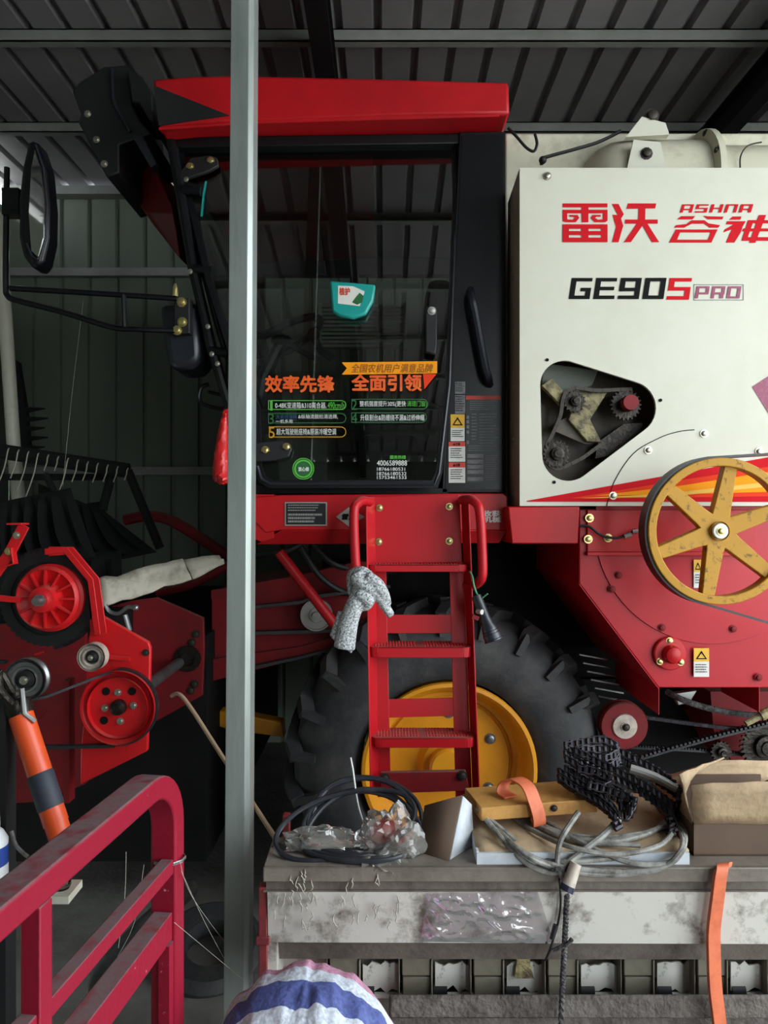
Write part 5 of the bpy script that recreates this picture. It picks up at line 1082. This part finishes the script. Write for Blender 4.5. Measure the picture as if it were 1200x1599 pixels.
# ---------------- woven sack, tyre, cobwebs ----------------
b = MB(); n, m_ = 72, 46; cx, cyy = P(477,0,1.30).x, 1.33; top = P(0,1513,1.36).z; g = []
from mathutils import noise
for j in range(m_+1):
    t = j/m_; row = []
    if t < .5: zb = top*.80*(t/.5); k = .93+.06*math.sin(t*9)
    else: a_ = (t-.5)/.5*math.pi/2; zb = top*(.80+.20*math.sin(a_)**.9); k = max(.01, math.cos(a_))**.62*.965
    for i in range(n):
        a = 2*math.pi*i/n; ca, sa = math.cos(a), math.sin(a); sq_ = (abs(ca)**2.8+abs(sa)**2.8)**(-1/2.8)
        fold_ = .02*noise.noise(Vector((ca*5, sa*5, zb*6)))+.045*noise.noise(Vector((ca*1.8, sa*1.8, zb*5)))
        x, y = .190*k*ca*sq_*(1+fold_), .125*k*sa*sq_*(1+fold_)
        z = zb-.030*(x/.19)**2*(t > .5)+(.010*noise.noise(Vector((x*22, y*6, 3)))+.013*noise.noise(Vector((x*48, y*9, 7))))*(t > .3)-.02*(x > 0)*(x/.19)*(t > .5)
        row.append(b.bm.verts.new((cx+x, cyy+y, max(z, 0))))
    g.append(row)
for j in range(m_):
    for i in range(n): b.bm.faces.new((g[j][i], g[j][(i+1) % n], g[j+1][(i+1) % n], g[j+1][i]))
b.bm.faces.new(g[0]); b.bm.faces.new(g[-1])
m = mat('sack', (208, 214, 226), .62, bump=(26, .9)); N = m.node_tree.nodes; L = m.node_tree.links; bs = N['Principled BSDF']
tc = N.new('ShaderNodeTexCoord'); sx = N.new('ShaderNodeSeparateXYZ'); L.new(tc.outputs['Object'], sx.inputs[0])
nz = N.new('ShaderNodeTexNoise'); nz.inputs['Scale'].default_value = 22; L.new(tc.outputs['Object'], nz.inputs[0])
ad = N.new('ShaderNodeMath'); ad.operation = 'MULTIPLY_ADD'; L.new(nz.outputs[0], ad.inputs[0]); ad.inputs[1].default_value = .016; L.new(sx.outputs[1], ad.inputs[2])
mr = N.new('ShaderNodeMapRange'); mr.inputs[1].default_value = .13; mr.inputs[2].default_value = -.13; L.new(ad.outputs[0], mr.inputs[0])
rp = N.new('ShaderNodeValToRGB'); rp.color_ramp.interpolation = 'CONSTANT'; e = rp.color_ramp.elements; e[0].position = 0; e[0].color = lin((204,146,172))+(1,); e[1].position = .34; e[1].color = lin((214,220,232))+(1,)
for pos, c in ((.47, (86,98,160)), (.68, (212,218,230)), (.86, (92,104,164)), (.95, (206,150,176))): q = e.new(pos); q.color = lin(c)+(1,)
L.new(mr.outputs[0], rp.inputs[0]); wv = N.new('ShaderNodeTexNoise'); wv.inputs['Scale'].default_value = 140; wv.inputs['Detail'].default_value = 3; L.new(tc.outputs['Object'], wv.inputs[0])
mq = N.new('ShaderNodeMapRange'); mq.inputs[1].default_value = .3; mq.inputs[2].default_value = .7; mq.inputs[3].default_value = .62; mq.inputs[4].default_value = 1.05; L.new(wv.outputs[0], mq.inputs[0])
mm = N.new('ShaderNodeMix'); mm.data_type = 'RGBA'; mm.blend_type = 'MULTIPLY'; mm.inputs[0].default_value = 1; L.new(rp.outputs[0], mm.inputs[6]); L.new(mq.outputs[0], mm.inputs[7]); L.new(mm.outputs[2], bs.inputs['Base Color'])
tag(b.build('woven_sack', 'sack', smooth=60), 'plump woven plastic sack with blue, white and pink stripes in the foreground', 'sack')
b = MB(); o = P(330,1500,2.75); o.z = .05; b.lathe([(.10,-.04),(.17,-.05),(.20,-.02),(.20,.03),(.17,.06),(.10,.05),(.09,0)], o, Vector((.1,-.35,1)), 40, True); tag(b.build('small_tyre', 'rubber'), 'small black tyre lying on the floor beside the foot of the steel post', 'tyre')
b = MB(); o = P(205,1520,1.9); b.tube(smooth_path([o+Vector((-.12,.1,-.2)), o+Vector((-.08,0,0)), o+Vector((.0,-.02,.09)), o+Vector((.06,.02,.14)), o+Vector((.1,.2,.12))], 6), .028, 12); tag(b.build('rubber_hose', 'rubber'), 'thick black rubber hose curving up behind the lower rails of the red gate', 'hose')
b = MB()
for pts in ([(130,470,3.0),(112,620,3.0),(98,760,2.9)], [(197,1330,1.5),(195,1400,1.5),(185,1480,1.5)], [(283,1360,1.3),(320,1440,1.5),(352,1500,1.88)], [(281,1345,1.3),(300,1400,1.4),(350,1470,1.88)], [(272,1440,1.25),(320,1480,1.5),(380,1530,1.9)], [(225,1350,1.4),(210,1440,1.4),(180,1500,1.4)]):
    b.tube(smooth_path([P(*p) for p in pts], 4), .0005, 4)
tag(b.build('cobweb_strands', 'web'), 'thin dusty cobweb strands strung between the gate, the post and the header', 'cobweb', kind='stuff')
